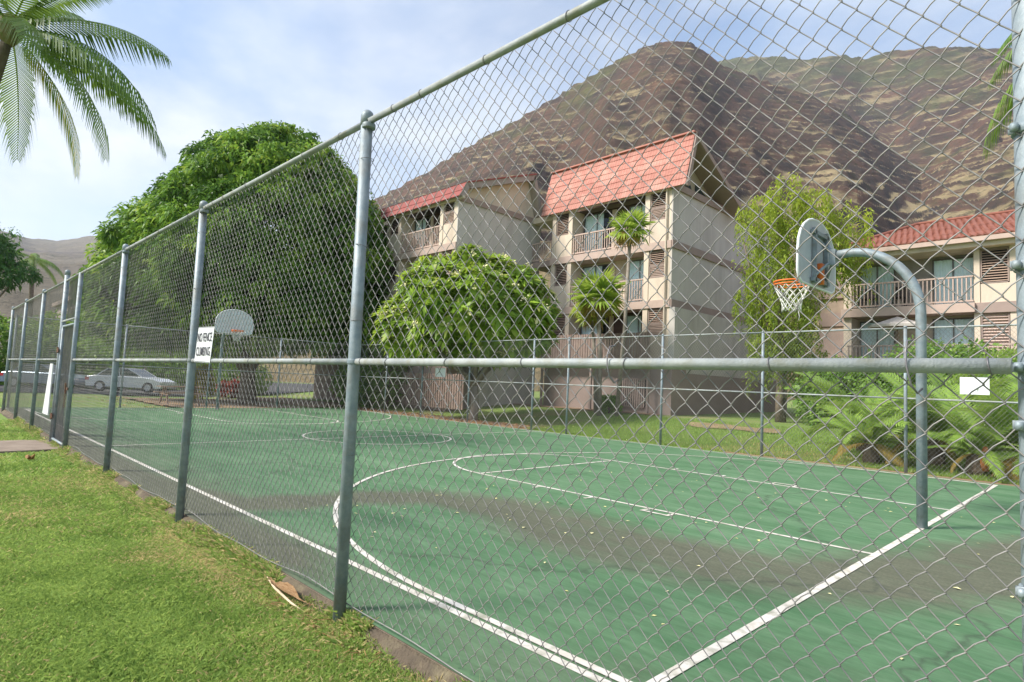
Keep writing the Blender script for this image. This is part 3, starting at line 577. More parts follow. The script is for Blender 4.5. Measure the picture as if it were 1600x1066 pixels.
# slatted screens at ground level and the fence of the ground lanai
def slats(parent, x0, x1, y, z0, z1, n, m, nm='slat', w=.07):
    me = MB().box(-w/2, w/2, -.015, .015, 0, z1-z0).mesh(nm, m)
    for i in range(n): place(nm, me, parent, loc=(x0+(i+.5)*(x1-x0)/n, y, z0+random.uniform(-.01, .01)))
mb = MB(); mb.box(-14.6, -13.0, 20.74, 20.79, .75, 1.95); sc = mb.build('slat_screen', dark_m, A); slats(sc, -14.58, -13.02, 20.71, .7, 1.98, 14, podium_m)
lf = thing('slat_fence', (-15.6, 20.3, .6), 'brown vertical slat fence in front of the ground floor terrace of the salmon roofed wing', 'fence')
mb = MB(); mb.box(-19.0, -12.6, 20.33, 20.37, 2.55, 2.63); mb.box(-19.0, -12.6, 20.33, 20.37, 3.75, 3.83); mb.build('rail', podium_m, lf)
sl_m = mat('fence slat paint', (.32,.235,.20), (.25,.18,.155), rough=.85, obj_rand=.15)
slats(lf, -19.0, -12.6, 20.31, 2.5, 4.0, 44, sl_m, w=.11)
mb = MB()
for x in (-18.9, -15.8, -12.7): MB().box(x-.05, x+.05, 20.37, 20.47, .4, 4.0).build('post', podium_m, lf)
# roof of wing A : steep front, peak, long rear slope
rf = MB(); xl, xr = -19.75, -11.3
prof = [(20.75, 10.42), (21.55, 12.95), (26.4, 10.45)]
rf.prism([(xl, 20.80, 10.42), (xl, 21.55, 12.93), (xl, 21.75, 12.80), (xl, 21.0, 10.42)][::-1], (xr-xl, 0, 0))
rf.prism([(xl, 21.56, 12.93), (xl, 26.4, 10.55), (xl, 26.3, 10.38), (xl, 21.60, 12.70)][::-1], (xr-xl, 0, 0)); roof = rf.build('roof', trim_m, A)
N7 = 8; courses(A, xl, xr-.02, [(20.79+(21.55-20.79)*i/N7, 10.42+(12.95-10.42)*i/N7) for i in range(N7+1)], roof_a)
mb = MB(); mb.box(xl, xr, 21.40, 21.66, 12.93, 13.0); mb.build('ridge_cap', roof_a, A)
mb = MB(); mb.box(xr-.02, xr+.04, 20.82, 21.0, 10.36, 10.6); mb.prism([(xr-.001, 20.82, 10.40), (xr-.001, 21.56, 12.96), (xr-.001, 21.74, 12.86), (xr-.001, 21.04, 10.40)], (.05, 0, 0)); mb.prism([(xr-.001, 21.58, 12.96), (xr-.001, 26.5, 10.56), (xr-.001, 26.36, 10.36), (xr-.001, 21.70, 12.68)], (.05, 0, 0)); mb.build('barge_board', trim_m, A)
mb = MB(); mb.prism([(-12.4, 21.3, 10.46), (-12.4, 21.75, 12.6), (-12.4, 26.0, 10.5)], (.1, 0, 0)); mb.build('gable_wall', mat('gable ochre', (.42,.37,.27), (.37,.33,.24), rough=.9), A)
mb = MB(); mb.prism([(-12.28, 21.45, 10.72), (-12.28, 21.75, 12.0), (-12.28, 22.5, 11.65), (-12.28, 23.1, 10.74)], (.03, 0, 0)); mb.prism([(-12.28, 23.35, 10.74), (-12.28, 23.35, 11.3), (-12.28, 24.9, 10.74)], (.03, 0, 0)); mb.build('clerestory_window', darkglass_m, A)
mb = MB(); mb.box(-19.1, -12.2, 22.05, 33.4, 10.452, 10.7); mb.build('flat_roof', trim_m, A)
mb = MB(); mb.box(-12.02, -11.4, 26.0, 27.6, 10.72, 10.9); mb.build('roof_ledge', trim_m, A)
mb = MB(); mb.box(-19.1, -12.15, 20.84, 21.0, 10.38, 10.47); mb.build('soffit', cream_m, A)

# stair link
St = thing('stair_link', (-20, 22.5, .5), 'open stairwell link with slatted rails between the two beige apartment wings', 'building')
mb = MB(); mb.box(-20.78, -19.15, 24.5, 24.7, .4, 10.3); mb.build('back_wall', mat('stair wall', (.30,.245,.20), rough=.9), St)
for fl in (5.48, 8.10, 10.55): mb = MB(); mb.box(-20.78, -19.15, 21.2, 24.5, fl-.3, fl); mb.build('landing', trim_m if fl < 10 else cream_m, St)
for fl in FLR[1:]: railing(St, -20.77, -19.16, 21.28, fl, 'landing_railing')
mb = MB()
for i in range(10): mb.box(-20.5, -19.6, 22.0+i*.22, 22.22+i*.22, 8.1+i*.17, 8.17+i*.17)
mb.build('stair_flight', dark_m, St)

B = thing('apartment_building', (-27, 16, .4), 'beige apartment wing with low deep red roof strip standing behind the flowering tree', 'building')
FB = [3.0, 5.6, 8.25]
wing(B, -27.0, -20.85, 16.0, FB, 10.4)
wing(B, -34.0, -27.06, 16.6, FB, 10.4)
mb = MB(); mb.box(-34.0, -20.95, 17.6, 21.9, .2, 10.4); mb.build('main_wall', cream_m, B)
mb = MB(); mb.box(-20.949, -20.785, 16.96, 21.9, .2, 10.35); mb.box(-20.849, -20.785, 16.0, 16.955, 2.61, 10.35); mb.build('side_wall', shaded_side_m, B)
mb = MB(); mb.box(-34.0, -20.76, 15.75, 17.6, .1, 2.6); mb.build('podium_wall', podium_m, B)
for z in (10.3,): mb = MB(); mb.box(-20.783, -20.70, 15.9, 22.0, z, z+.28); mb.build('side_band', trim_m, B)
mb = MB(); mb.box(-34.2, -20.3, 15.86, 16.0, 10.3, 10.42); mb.build('soffit', cream_m, B)
rf = MB(); rf.prism([(-34.2, 15.7, 10.4), (-34.2, 16.1, 11.12), (-34.2, 20.9, 12.85), (-34.2, 21.6, 10.5), (-34.2, 21.3, 10.5), (-34.2, 20.75, 12.6), (-34.2, 16.3, 10.95), (-34.2, 15.95, 10.4)][::-1], (13.9, 0, 0))
rfo = rf.v; mb = MB()
mb.prism([(-34.2, 15.72, 10.4), (-34.2, 16.1, 11.12), (-34.2, 16.35, 11.0), (-34.2, 16.0, 10.4)][::-1], (13.85, 0, 0)); mb.prism([(-34.2, 16.12, 11.12), (-34.2, 20.9, 12.85), (-34.2, 20.88, 12.55), (-34.2, 16.36, 10.9)][::-1], (13.85, 0, 0)); mb.prism([(-34.2, 20.9, 12.84), (-34.2, 21.6, 10.7), (-34.2, 21.35, 10.7), (-34.2, 20.75, 12.6)][::-1], (13.85, 0, 0)); mb.build('roof', mat('pale roof edge', (.40,.33,.29), rough=.8), B)
courses(B, -34.2, -20.33, [(15.70, 10.38), (15.90, 10.73), (16.12, 11.14)], roof_b)
mb = MB(); mb.prism([(-34.2, 16.08, 11.16), (-34.2, 20.9, 12.92), (-34.2, 20.92, 12.86), (-34.2, 16.14, 11.12)][::-1], (13.9, 0, 0)); mb.build('tile_course', roof_b, B)
mb = MB(); mb.prism([(-20.9, 16.2, 10.42), (-20.9, 16.4, 10.95), (-20.9, 20.8, 12.55), (-20.9, 21.4, 10.42)], (.1, 0, 0)); mb.build('gable_wall', cream_m, B)
lf2 = thing('slat_fence', (-24, 15.4, .3), 'brown slat fence below the red roofed wing behind the flowering tree', 'fence')
mb = MB(); mb.box(-31, -19.0, 15.43, 15.47, .7, .8); mb.box(-31, -19.0, 15.43, 15.47, 1.5, 1.6); mb.build('rail', podium_m, lf2)
slats(lf2, -31.0, -19.0, 15.41, .25, 1.85, 70, sl_m, w=.12)
mb = MB(); mb.box(-19.0, -11.9, 19.3, 19.36, .3, .32); 

C = thing('apartment_building', (0, 25.7, 1), 'two storey beige apartment building with terracotta tile roof on the right', 'building')
def bld_c():
    for ui, xo in enumerate((0.0, 6.1)):
        for fl, ce in ((2.62, 4.90), (5.25, 7.28)):
            RBk = 26.6
            for qa, qb in ((-6.55, -6.25), (-2.12, -1.94), (-1.08, -.70)): MB().box(qa+xo, qb+xo, 25.7, RBk, fl, ce-.001).build('column_wall', cream_m, C)
            mb = MB(); mb.box(-6.25+xo, -2.12+xo, RBk-.02, RBk+.05, fl, ce); mb.build('balcony_wall', mat('balcony wall grey', (.33,.30,.28)) if fl > 3 else cream_m, C)
            window(C, -6.15+xo, -4.85+xo, RBk-.03, fl+.05, ce-.1, 1, 1.0, brownwall_m); window(C, -3.55+xo, -2.2+xo, RBk-.03, fl+.05, ce-.1, 1, 1.0, brownwall_m)
            if fl > 3:
                mb = MB(); mb.box(-1.94+xo, -1.08+xo, 25.74, RBk, fl, fl+.70); mb.build('bay_wall', cream_m, C); mb = MB(); mb.box(-1.94+xo, -1.08+xo, 25.9, RBk, fl+.70, ce); mb.build('bay_back', brownwall_m, C)
                louvre(C, -1.92+xo, -1.10+xo, 25.75, fl+.74, ce-.03, .095)
            else:
                mb = MB(); mb.box(-1.94+xo, -1.08+xo, 25.9, RBk, fl, ce); mb.build('bay_back', pink_m, C); louvre(C, -1.92+xo, -1.10+xo, 25.75, fl+.05, ce-.03, .11, pink_m, pink_m)
            railing(C, -6.24+xo, -2.13+xo, 25.66 if fl > 3 else 25.1, fl-.02 if fl > 3 else fl)
        mb = MB(); mb.box(-6.6+xo, -2.08+xo, 25.52, 26.6, 4.90, 5.249); mb.build('floor_band', pink_m, C); mb = MB(); mb.box(-2.078+xo, -.66+xo, 25.64, 26.6, 4.86, 5.24); mb.build('floor_band', trim_m, C)
        railing(C, -2.12+xo, -.5+xo, 25.1, 2.62)
    mb = MB(); mb.box(-6.6, 7.0, 26.66, 34, .6, 7.3); mb.build('main_wall', cream_m, C)
    mb = MB(); mb.box(-7.9, -6.61, 27.0, 34, .6, 7.2); mb.build('side_bay', mat('side bay stucco', (.42,.33,.26), rough=.9), C)
    mb = MB(); mb.box(-7.95, -6.56, 26.93, 26.99, 4.7, 5.3); mb.box(-7.95, -6.56, 26.93, 26.99, 2.3, 4.5); mb.box(-7.95, -6.56, 26.90, 26.99, 5.95, 6.9); mb.build('side_trim', trim_m, C)
    mb = MB(); mb.box(-7.3, 7.2, 24.95, 26.6, .6, 2.6); mb.build('podium_wall', podium_m, C)
    mb = MB(); mb.box(-7.0, 7.5, 25.1, 25.28, 7.45, 7.66); mb.build('gutter', pink_m, C); mb = MB(); mb.box(-6.9, 7.4, 25.28, 26.7, 7.28, 7.4); mb.box(-6.9, 7.4, 25.28, 25.36, 7.401, 7.5); mb.build('soffit', cream_m, C)
    # hipped roof: eave y 25.1 z 7.6 -> ridge y 29.6 z 9.6 ; left hip
    ny, y0, z0, y1, z1 = 16, 25.12, 7.64, 29.6, 9.45
    for i in range(ny):
        ya = y0+(y1-y0)*i/ny; za = z0+(z1-z0)*i/ny; yb = y0+(y1-y0)*(i+1)/ny; zb = z0+(z1-z0)*(i+1)/ny; xa = -7.25+(i/ny)*2.6
        courses(C, xa, 7.5, [(ya, za), (yb, zb)], roof_c, .025, .22, .035)
    mb = MB(); mb.add([(-7.25, 25.1, 7.62), (-7.25, 34, 7.62), (-4.65, 29.55, 9.42)], [(0, 2, 1)]); mb.add([(-7.25, 25.12, 7.6), (7.5, 25.12, 7.6), (7.5, 29.6, 9.40), (-4.65, 29.6, 9.40)], [(0,1,2,3)]); mb.add([(-4.65, 29.6, 9.40), (7.5, 29.6, 9.4), (7.5, 34, 7.62), (-7.25, 34, 7.62)], [(0,1,2,3)]); mb.build('roof', roof_c, C)
    mb = MB(); mb.tube([(-7.27, 25.08, 7.68), (-4.65, 29.6, 9.52)], .07, 8); mb.tube([(-4.65, 29.6, 9.52), (7.5, 29.6, 9.52)], .07, 8); mb.build('ridge_tiles', roof_c, C)
bld_c()
# patio umbrella on the lower terrace
U = thing('patio_umbrella', (-4.58, 25.35, 2.62), 'cream patio umbrella open on the lower terrace of the right building', 'umbrella')
mb = MB(); n = 8; c = Vector((-4.5, 25.35, 4.82)); R_ = 1.05; rim = [c+Vector((R_*cos(2*pi*k/n), R_*sin(2*pi*k/n)*.9, -.36)) for k in range(n)]
mb.add([c]+rim, [(0, 1+k, 1+(k+1) % n) for k in range(n)]); mb.add(rim+[p+Vector((0, 0, -.1)) for p in rim], [(k, n+k, n+(k+1) % n, (k+1) % n) for k in range(n)]); mb.build('canopy', umb_m, U)
MB().tube([(-4.5, 25.35, 2.6), (-4.5, 25.35, 4.86)], .025, 8).build('pole', wood_m, U)
def chair(x, y, z, label, m):
    t = thing('balcony_chair', (x, y, z), label, 'chair'); MB().box(x-.22, x+.22, y-.2, y+.2, z+.42, z+.46).build('seat', m, t); MB().box(x-.22, x+.22, y+.17, y+.2, z+.46, z+.92).build('backrest', m, t)
    for a in (-.2, .2):
        for b in (-.18, .18): MB().box(x+a-.018, x+a+.018, y+b-.018, y+b+.018, z, z+.419).build('leg', m, t)
chair(-5.7, 26.1, 5.25, 'dark chair at the left end of the upper balcony of the right building', dark_m)
chair(-4.6, 26.15, 5.25, 'second dark chair on the upper balcony of the right building, nearer the middle', dark_m)
chair(-25.2, 16.5, 8.25, 'dark chair behind the rail of the red roofed wing', dark_m)
Dp = thing('downpipe', (-12.3, 20.9, 2.5), 'pale rain downpipe on the front corner of the salmon roofed wing', 'pipe'); MB().tube([(-12.3, 20.92, 2.5), (-12.3, 20.92, 10.38)], .04, 8).build('pipe', cream_m, Dp)
# far pinkish building at the left
Dd = thing('apartment_building', (-70, 14, 0), 'distant pinkish building seen through the fence beyond the parked cars', 'building')
pk = mat('distant pink stucco', (.42,.33,.31), (.38,.30,.28), rough=.9)
mb = MB(); mb.box(-78, -66, 8.0, 22, 0, 7.6); mb.build('wall', pk, Dd)
mb = MB(); mb.box(-78.4, -65.6, 7.6, 22.4, 7.6, 8.0); mb.box(-65.98, -65.8, 7.9, 22.1, 3.9, 4.3); mb.build('roof', trim_m, Dd)
for y in (9.5, 13, 16.5, 20):
    for z in (1.2, 4.9): mb = MB(); mb.box(-65.99, -65.93, y-.8, y+.8, z, z+1.6); mb.build('window', darkglass_m, Dd)

# ------------------------------------------------------------------ foliage
def leaves(C_, D_, U_, ln, wd, droop=0.25, fold=True):
    """rhombic leaves: base C_, direction D_, up U_"""
    n = len(C_); D_ = unit(D_); Sd = unit(np.cross(D_, U_)); ln = np.broadcast_to(ln, (n,))[:, None]; wd = np.broadcast_to(wd, (n,))[:, None]
    dn = np.array([0, 0, -1.])
    a = C_; b = C_+D_*ln*.45+Sd*wd*.5; c = C_+D_*ln+dn*ln*droop; d = C_+D_*ln*.45-Sd*wd*.5
    V = np.stack([a, b, c, d], 1).reshape(-1, 3); F = np.arange(4*n).reshape(-1, 4); return V, F
def ell_points(ells, n, jitter=.12, zmin=None):
    pts = []; nrm = []
    wts = np.array([e[3]*e[4] + e[3]*e[5]+e[4]*e[5] for e in ells]); wts = wts/wts.sum()
    while len(pts) < n:
        e = ells[RNG.choice(len(ells), p=wts)]; d = unit(RNG.standard_normal(3)); c = np.array(e[:3]); r = np.array(e[3:6])
        k = 1+jitter*(RNG.random()-.7); p = c+r*d*k
        if zmin is not None and p[2] < zmin: continue
        if any((((p-np.array(o[:3]))/np.array(o[3:6]))**2).sum() < .80 for o in ells if o is not e): continue
        pts.append(p); nrm.append(unit(d/r))
    return np.array(pts), np.array(nrm)
def crown(name, ells, nl, per, lobe, ln, wd, m, parent, zmin=None, inner=True, droop=.35, tone_noise=.35, up=.35, jitter=.12):
    P, Nn = ell_points(ells, nl, jitter, zmin)
    lr = lobe*(0.6+.8*RNG.random(nl)); idx = np.repeat(np.arange(nl), per); n = len(idx)
    d = RNG.standard_normal((n, 3)); d = unit(d + Nn[idx]*1.0 + np.array([0, 0, up])); rad = lr[idx]*(0.55+.5*RNG.random(n))
    pos = P[idx]+d*rad[:, None]*np.array([1, 1, .8]); dd = unit(d+.7*RNG.standard_normal((n, 3))+np.array([0, 0, -.25]))
    U_ = unit(d+.4*RNG.standard_normal((n, 3)))
    V, F = leaves(pos, dd, U_, ln*(.7+.6*RNG.random(n)), wd*(.8+.4*RNG.random(n)), droop)
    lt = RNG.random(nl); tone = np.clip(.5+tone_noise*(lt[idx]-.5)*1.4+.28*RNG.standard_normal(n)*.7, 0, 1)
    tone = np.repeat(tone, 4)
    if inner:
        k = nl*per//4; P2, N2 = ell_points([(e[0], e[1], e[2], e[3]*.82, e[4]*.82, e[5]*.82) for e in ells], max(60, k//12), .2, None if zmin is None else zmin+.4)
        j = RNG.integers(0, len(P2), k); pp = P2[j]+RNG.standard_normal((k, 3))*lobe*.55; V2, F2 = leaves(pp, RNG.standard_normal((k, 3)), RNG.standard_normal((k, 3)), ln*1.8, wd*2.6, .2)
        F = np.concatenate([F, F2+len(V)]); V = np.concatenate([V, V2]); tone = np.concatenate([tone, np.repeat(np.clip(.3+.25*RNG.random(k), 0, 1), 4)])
    return place(name, npmesh(name, V, F, m, tone=tone, org=ORG[parent.name]), parent)
def branches(parent, base, tips, r0, m, name='trunk', wob=.25, sides=8, fork=.35):
    base = Vector(base); mb = MB(); top = base.lerp(sum((Vector(t) for t in tips), Vector())/len(tips), fork)
    mb.tube([base-Vector((0, 0, .15)), base.lerp(top, .3)+Vector((random.uniform(-.1, .1),)*3)*.5, top], [r0*1.25, r0, r0*.8], 10)
    for t in tips:
        t = Vector(t); mid = top.lerp(t, .5)+Vector((random.uniform(-wob, wob), random.uniform(-wob, wob), random.uniform(-wob, wob)*.5))
        mb.tube([top-Vector((0, 0, r0)), top.lerp(mid, .5)+Vector((0, 0, .05)), mid, t], [r0*.62, r0*.5, r0*.36, r0*.15], sides)
    return mb.build(name, m, parent, True)

mango_m = leafmat('mango leaf', (.045,.115,.018), (.18,.34,.045), .35, .45, (.27,.38,.06))
T = thing('mango_tree', (-31.6, 10.4, 0), 'huge round dense green tree beyond the far left end of the court', 'tree')
El = [(-31.0, 11.2, 7.9, 5.5, 5.5, 6.2), (-33.9, 8.1, 6.4, 3.9, 4.0, 4.0), (-29.4, 13.1, 6.4, 3.7, 3.6, 5.6), (-35.4, 6.2, 5.2, 2.2, 2.2, 2.4), (-30.6, 11.5, 11.9, 2.9, 2.9, 2.6), (-32.4, 9.6, 9.4, 3.3, 3.3, 3.2)]
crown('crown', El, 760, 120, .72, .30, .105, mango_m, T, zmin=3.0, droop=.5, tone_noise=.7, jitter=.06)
branches(T, (-31.2, 10.6, 0), [(-34.5, 7.5, 6), (-30.5, 12.5, 8), (-28, 12, 6), (-33, 11, 9), (-31, 8, 8), (-31, 11.0, 11)], .42, bark_m, fork=.22)

plum_m = leafmat('plumeria leaf', (.085,.18,.02), (.30,.44,.05), .35, .4, (.34,.40,.08))
T = thing('plumeria_tree', (-16.6, 14.2, 0), 'round plumeria tree with cream flowers overhanging the far court fence', 'tree')
def rosettes(name, ells, n, per, ln, wd, m, parent, zmin, fl_m):
    P, Nn = ell_points(ells, n, .34, zmin); idx = np.repeat(np.arange(n), per); k = len(idx)
    ax = unit(Nn+np.array([0, 0, .6])); th = RNG.random(k)*2*pi; rnd = RNG.standard_normal((k, 3)); side = unit(np.cross(ax[idx], rnd))
    D_ = unit(side+ax[idx]*(.15+.5*RNG.random((k, 1)))); V, F = leaves(P[idx]+side*.03, D_, ax[idx], ln*(.75+.5*RNG.random(k)), wd, .15)
    tone = np.clip(.35+.45*RNG.random(n)[idx]+.2*RNG.standard_normal(k), 0, 1)
    place(name, npmesh(name, V, F, m, tone=np.repeat(tone, 4), org=ORG[parent.name]), parent)
    if fl_m:
        sel = RNG.random(n) < .30; Q = P[sel]+ax[sel]*.16; k = len(Q)*14; i2 = np.repeat(np.arange(len(Q)), 14); off = RNG.standard_normal((k, 3))*.065
        V, F = leaves(Q[i2]+off, RNG.standard_normal((k, 3)), ax[sel][i2]+.4*RNG.standard_normal((k, 3)), .085, .075, 0)
        place('blossom', npmesh('blossom', V, F, fl_m, org=ORG[parent.name]), parent, kind='stuff')
pe = [(-16.9, 14.0, 4.25, 2.6, 2.6, 2.2), (-18.7, 12.4, 3.6, 1.5, 1.5, 1.15), (-15.5, 14.9, 4.1, 1.6, 1.6, 1.6), (-17.4, 13.2, 4.5, 1.9, 1.9, 2.0), (-16.0, 14.3, 5.0, 1.7, 1.7, 1.6), (-17.3, 13.9, 2.9, 1.0, 1.0, .7)]
pe += [(-16.9+2.7*cos(a)*sin(b), 14.0+2.7*sin(a)*sin(b), 4.2+2.1*cos(b), .75, .75, .6) for a, b in ((.3, .9), (1.5, 1.2), (2.6, .8), (3.4, 1.3), (4.2, .7), (4.9, 1.35), (5.6, 1.1), (5.2, .3), (3.9, 1.5), (0.2, 1.5), (4.5, 1.1), (2.9, 1.5))]
rosettes('crown', pe, 760, 13, .46, .15, plum_m, T, 2.55, mat('cream flower', (.80,.72,.30), (.84,.80,.50), rough=.7, scale=20))
rosettes('inner_foliage', [(e[0], e[1], e[2], e[3]*.72, e[4]*.72, e[5]*.72) for e in pe], 420, 12, .36, .11, plum_m, T, 2.8, None)
tips = [(-16.7+2.3*cos(a), 14.2+2.3*sin(a), 3.6+.9*sin(a*2.3)) for a in np.linspace(0, 5.7, 9)]+[(-16.5, 14.1, 5.6), (-17.5, 13.4, 5.2)]
branches(T, (-16.6, 13.9, 0), tips, .17, plbark_m, fork=.38, wob=.3)

wil_m = leafmat('pepper tree leaf', (.085,.155,.025), (.38,.47,.055), .4, .5, (.46,.47,.07))
T = thing('weeping_tree', (-7.7, 21.6, .7), 'tall yellow green weeping tree behind the near hoop between the buildings', 'tree')
def weeping(parent, ells, n, per, m, ln, wd, lmin, lmax, zmin):
    P, Nn = ell_points(ells, n, .35); Ls = lmin+(lmax-lmin)*RNG.random(n); V_ = []; idx = np.repeat(np.arange(n), per); k = len(idx); t = np.tile(np.linspace(0, 1, per), n)
    out = Nn.copy(); out[:, 2] = 0; q = P[idx]+out[idx]*(.18*np.sqrt(t))[:, None]; q[:, 2] += -Ls[idx]*t+.15*np.sin(t*3); q += RNG.standard_normal((k, 3))*.05
    keep = q[:, 2] > zmin; q = q[keep]; idx = idx[keep]; t = t[keep]; k = len(q)
    D_ = np.stack([RNG.standard_normal(k), RNG.standard_normal(k), -.9+.5*RNG.standard_normal(k)], 1)
    V, F = leaves(q, D_, RNG.standard_normal((k, 3)), ln*(.7+.6*RNG.random(k)), wd, .25)
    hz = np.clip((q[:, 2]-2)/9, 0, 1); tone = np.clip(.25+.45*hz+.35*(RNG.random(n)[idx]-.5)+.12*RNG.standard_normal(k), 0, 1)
    place('crown', npmesh('crown', V, F, m, tone=np.repeat(tone, 4), org=ORG[parent.name]), parent)
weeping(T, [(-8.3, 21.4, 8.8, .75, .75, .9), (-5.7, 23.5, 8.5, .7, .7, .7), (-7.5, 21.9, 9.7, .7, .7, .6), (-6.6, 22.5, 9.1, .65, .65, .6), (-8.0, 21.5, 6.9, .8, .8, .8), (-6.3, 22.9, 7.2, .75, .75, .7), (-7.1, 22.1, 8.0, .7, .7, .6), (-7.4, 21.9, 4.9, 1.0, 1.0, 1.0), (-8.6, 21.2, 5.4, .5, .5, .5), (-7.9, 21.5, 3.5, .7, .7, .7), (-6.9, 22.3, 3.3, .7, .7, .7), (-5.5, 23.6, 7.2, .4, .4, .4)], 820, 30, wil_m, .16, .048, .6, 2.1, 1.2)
branches(T, (-7.6, 21.8, .6), [(-8.8, 21, 7.5), (-6.5, 22.7, 7.8), (-7.7, 21.6, 9.5), (-8.2, 21.3, 5.5), (-7, 22.5, 5)], .17, bark_m, fork=.4)

# pinnate frond (coconut, cycad) : returns mesh of rachis + leaflets growing from origin along +X
def frond_mesh(name, L_, e0, e1, m, rach_m, nl=46, ll=.75, lw=.045, hang=.75, rr=.022, tone0=.5, fwd=.45, stiff=False):
    n = 26; ang = np.linspace(e0, e1, n); ds = L_/(n-1); P = [np.zeros(3)]
    for a in ang[1:]: P.append(P[-1]+ds*np.array([cos(a), 0, sin(a)]))
    P = np.array(P); V = []; F = []; tone = []
    def q4(a, b, c, d, tn): i = len(V); V.extend([a, b, c, d]); F.append((i, i+1, i+2, i+3)); tone.extend([tn]*4)
    for i in range(n-1):
        r = rr*(1-.85*i/n); s = np.array([0, r, 0]); u = np.array([0, 0, r])
        q4(P[i]-s, P[i]+s, P[i+1]+s, P[i+1]-s, .75); q4(P[i]-s-u, P[i]-s, P[i+1]-s, P[i+1]-s-u, .6); q4(P[i]+s, P[i]+s-u, P[i+1]+s-u, P[i+1]+s, .6)
    for k in range(nl):
        t = .12+.88*k/nl; x = t*(n-1); i = min(int(x), n-2); p = P[i]+(x-i)*(P[i+1]-P[i]); tg = unit(P[i+1]-P[i])
        env = (sin(pi*min(1, (t*.85+.13))))**.6
        for sd in (-1, 1):
            l = ll*env*random.uniform(.85, 1.1); w = lw*(.7+.5*env)
            d0 = unit(np.array([0, sd, 0])*(1-.3*t)+tg*(fwd+.4*t)+np.array([0, 0, .1 if stiff else -.05]))
            a = p; b = p+d0*l*.45+np.array([0, 0, -l*hang*.18]); c = b+unit(d0*(1-hang*.75)+tg*.1+np.array([0, 0, -hang]))*l*.55
            wv = tg*w*.5; tn = min(1, max(0, tone0+random.uniform(-.25, .25)))
            q4(a-wv*.6, a+wv*.6, b+wv, b-wv, tn); q4(b-wv, b+wv, c+wv*.08, c-wv*.08, tn)
    return npmesh(name, np.array(V), np.array(F), m, tone=np.array(tone))
coco_m = leafmat('coconut leaflet', (.035,.095,.025), (.17,.28,.04), .25, .45, (.42,.42,.04))
dryc_m = leafmat('yellow brown frond', (.16,.11,.04), (.36,.27,.07), .3, .6)
def palm(label, base, top, r0, r1, fronds, scale=1.0, meshes=None, cat='palm tree', group=None, skirt=True, name='coconut_palm', hub=.28):
    t = thing(name, base, label, cat, group); b = Vector(base); tp = Vector(top); mb = MB(); n = 14; pts = []; rs = []
    for i in range(n+1):
        u = i/n; p = b.lerp(tp, u); p += Vector((1, .3, 0))*(.02*sin(u*pi)*(tp-b).length); pts.append(p-Vector((0, 0, .1 if i == 0 else 0))); rs.append((r0+(r1-r0)*u)*(1+.05*(i % 2)))
    mb.tube(pts, rs, 10); mb.build('trunk', bark_m, t, True)
    if hub:
        mb = MB(); mb.lathe(tp-Vector((0, 0, .35*scale)), [(r1*.9, 0), (hub*.8, .2*scale), (hub, .42*scale), (hub*.5, .7*scale)], 9); mb.build('crown_shaft', mat('leaf sheath', (.22,.16,.08), (.14,.16,.05), rough=.9, scale=10), t)
    for az, mi, s, tw in fronds: place('frond', meshes[mi], t, loc=tp, rot=(RAD(tw), 0, RAD(az)), scale=(s, s, s))
    return t
CF = [frond_mesh('frond', 4.0, RAD(26), RAD(-38), coco_m, None, 50, .95, .05, .85), frond_mesh('frond', 4.4, RAD(8), RAD(-66), coco_m, None, 52, 1.0, .055, .9),
      frond_mesh('frond', 4.2, RAD(-16), RAD(-80), coco_m, None, 50, .95, .055, .85, tone0=.6), frond_mesh('frond', 3.6, RAD(-38), RAD(-92), coco_m, None, 46, .85, .055, .7, tone0=.9), frond_mesh('frond', 3.2, RAD(65), RAD(10), coco_m, None, 50, .7, .05, .5)]
palm('tall coconut palm at the left edge with long fronds over the lawn', (-18.0, -2.6, -.1), (-16.38, -1.15, 9.2), .15, .11,
     [(45, 0, 1, 0), (40, 1, 1.02, 6), (50, 2, 1.02, -8), (60, 3, 1.0, 10), (20, 4, 1, 0), (85, 1, .95, 0), (120, 0, 1, 0), (170, 1, 1, 0), (210, 0, 1, 5), (255, 2, 1, 0), (300, 1, 1, 0), (335, 0, .9, 0), (5, 1, .8, 0), (140, 4, 1, 0), (260, 4, 1, 0), (65, 4, .8, 0)], meshes=CF, hub=.30)
palm('coconut palm at the right edge with fronds hanging beside the end post', (2.7, 14.1, 0), (2.0, 13.6, 9.6), .17, .12,
     [(k*33+10, [1, 2, 0, 3, 2, 1][k % 6], .62, 0) for k in range(11)] + [(200, 3, .95, 0), (170, 2, .9, 0), (225, 3, 1.0, 5), (190, 3, 1.2, 0), (205, 1, .62, 0), (185, 2, .7, 8), (215, 2, .62, -8)], meshes=CF)
palm('thin palm far away at the left on the dry slope', (-74.4, 5.6, 0), (-74.4, 5.2, 12.0), .22, .18, [(k*51, [0, 1, 2][k % 3], .9, 0) for k in range(8)], meshes=CF)

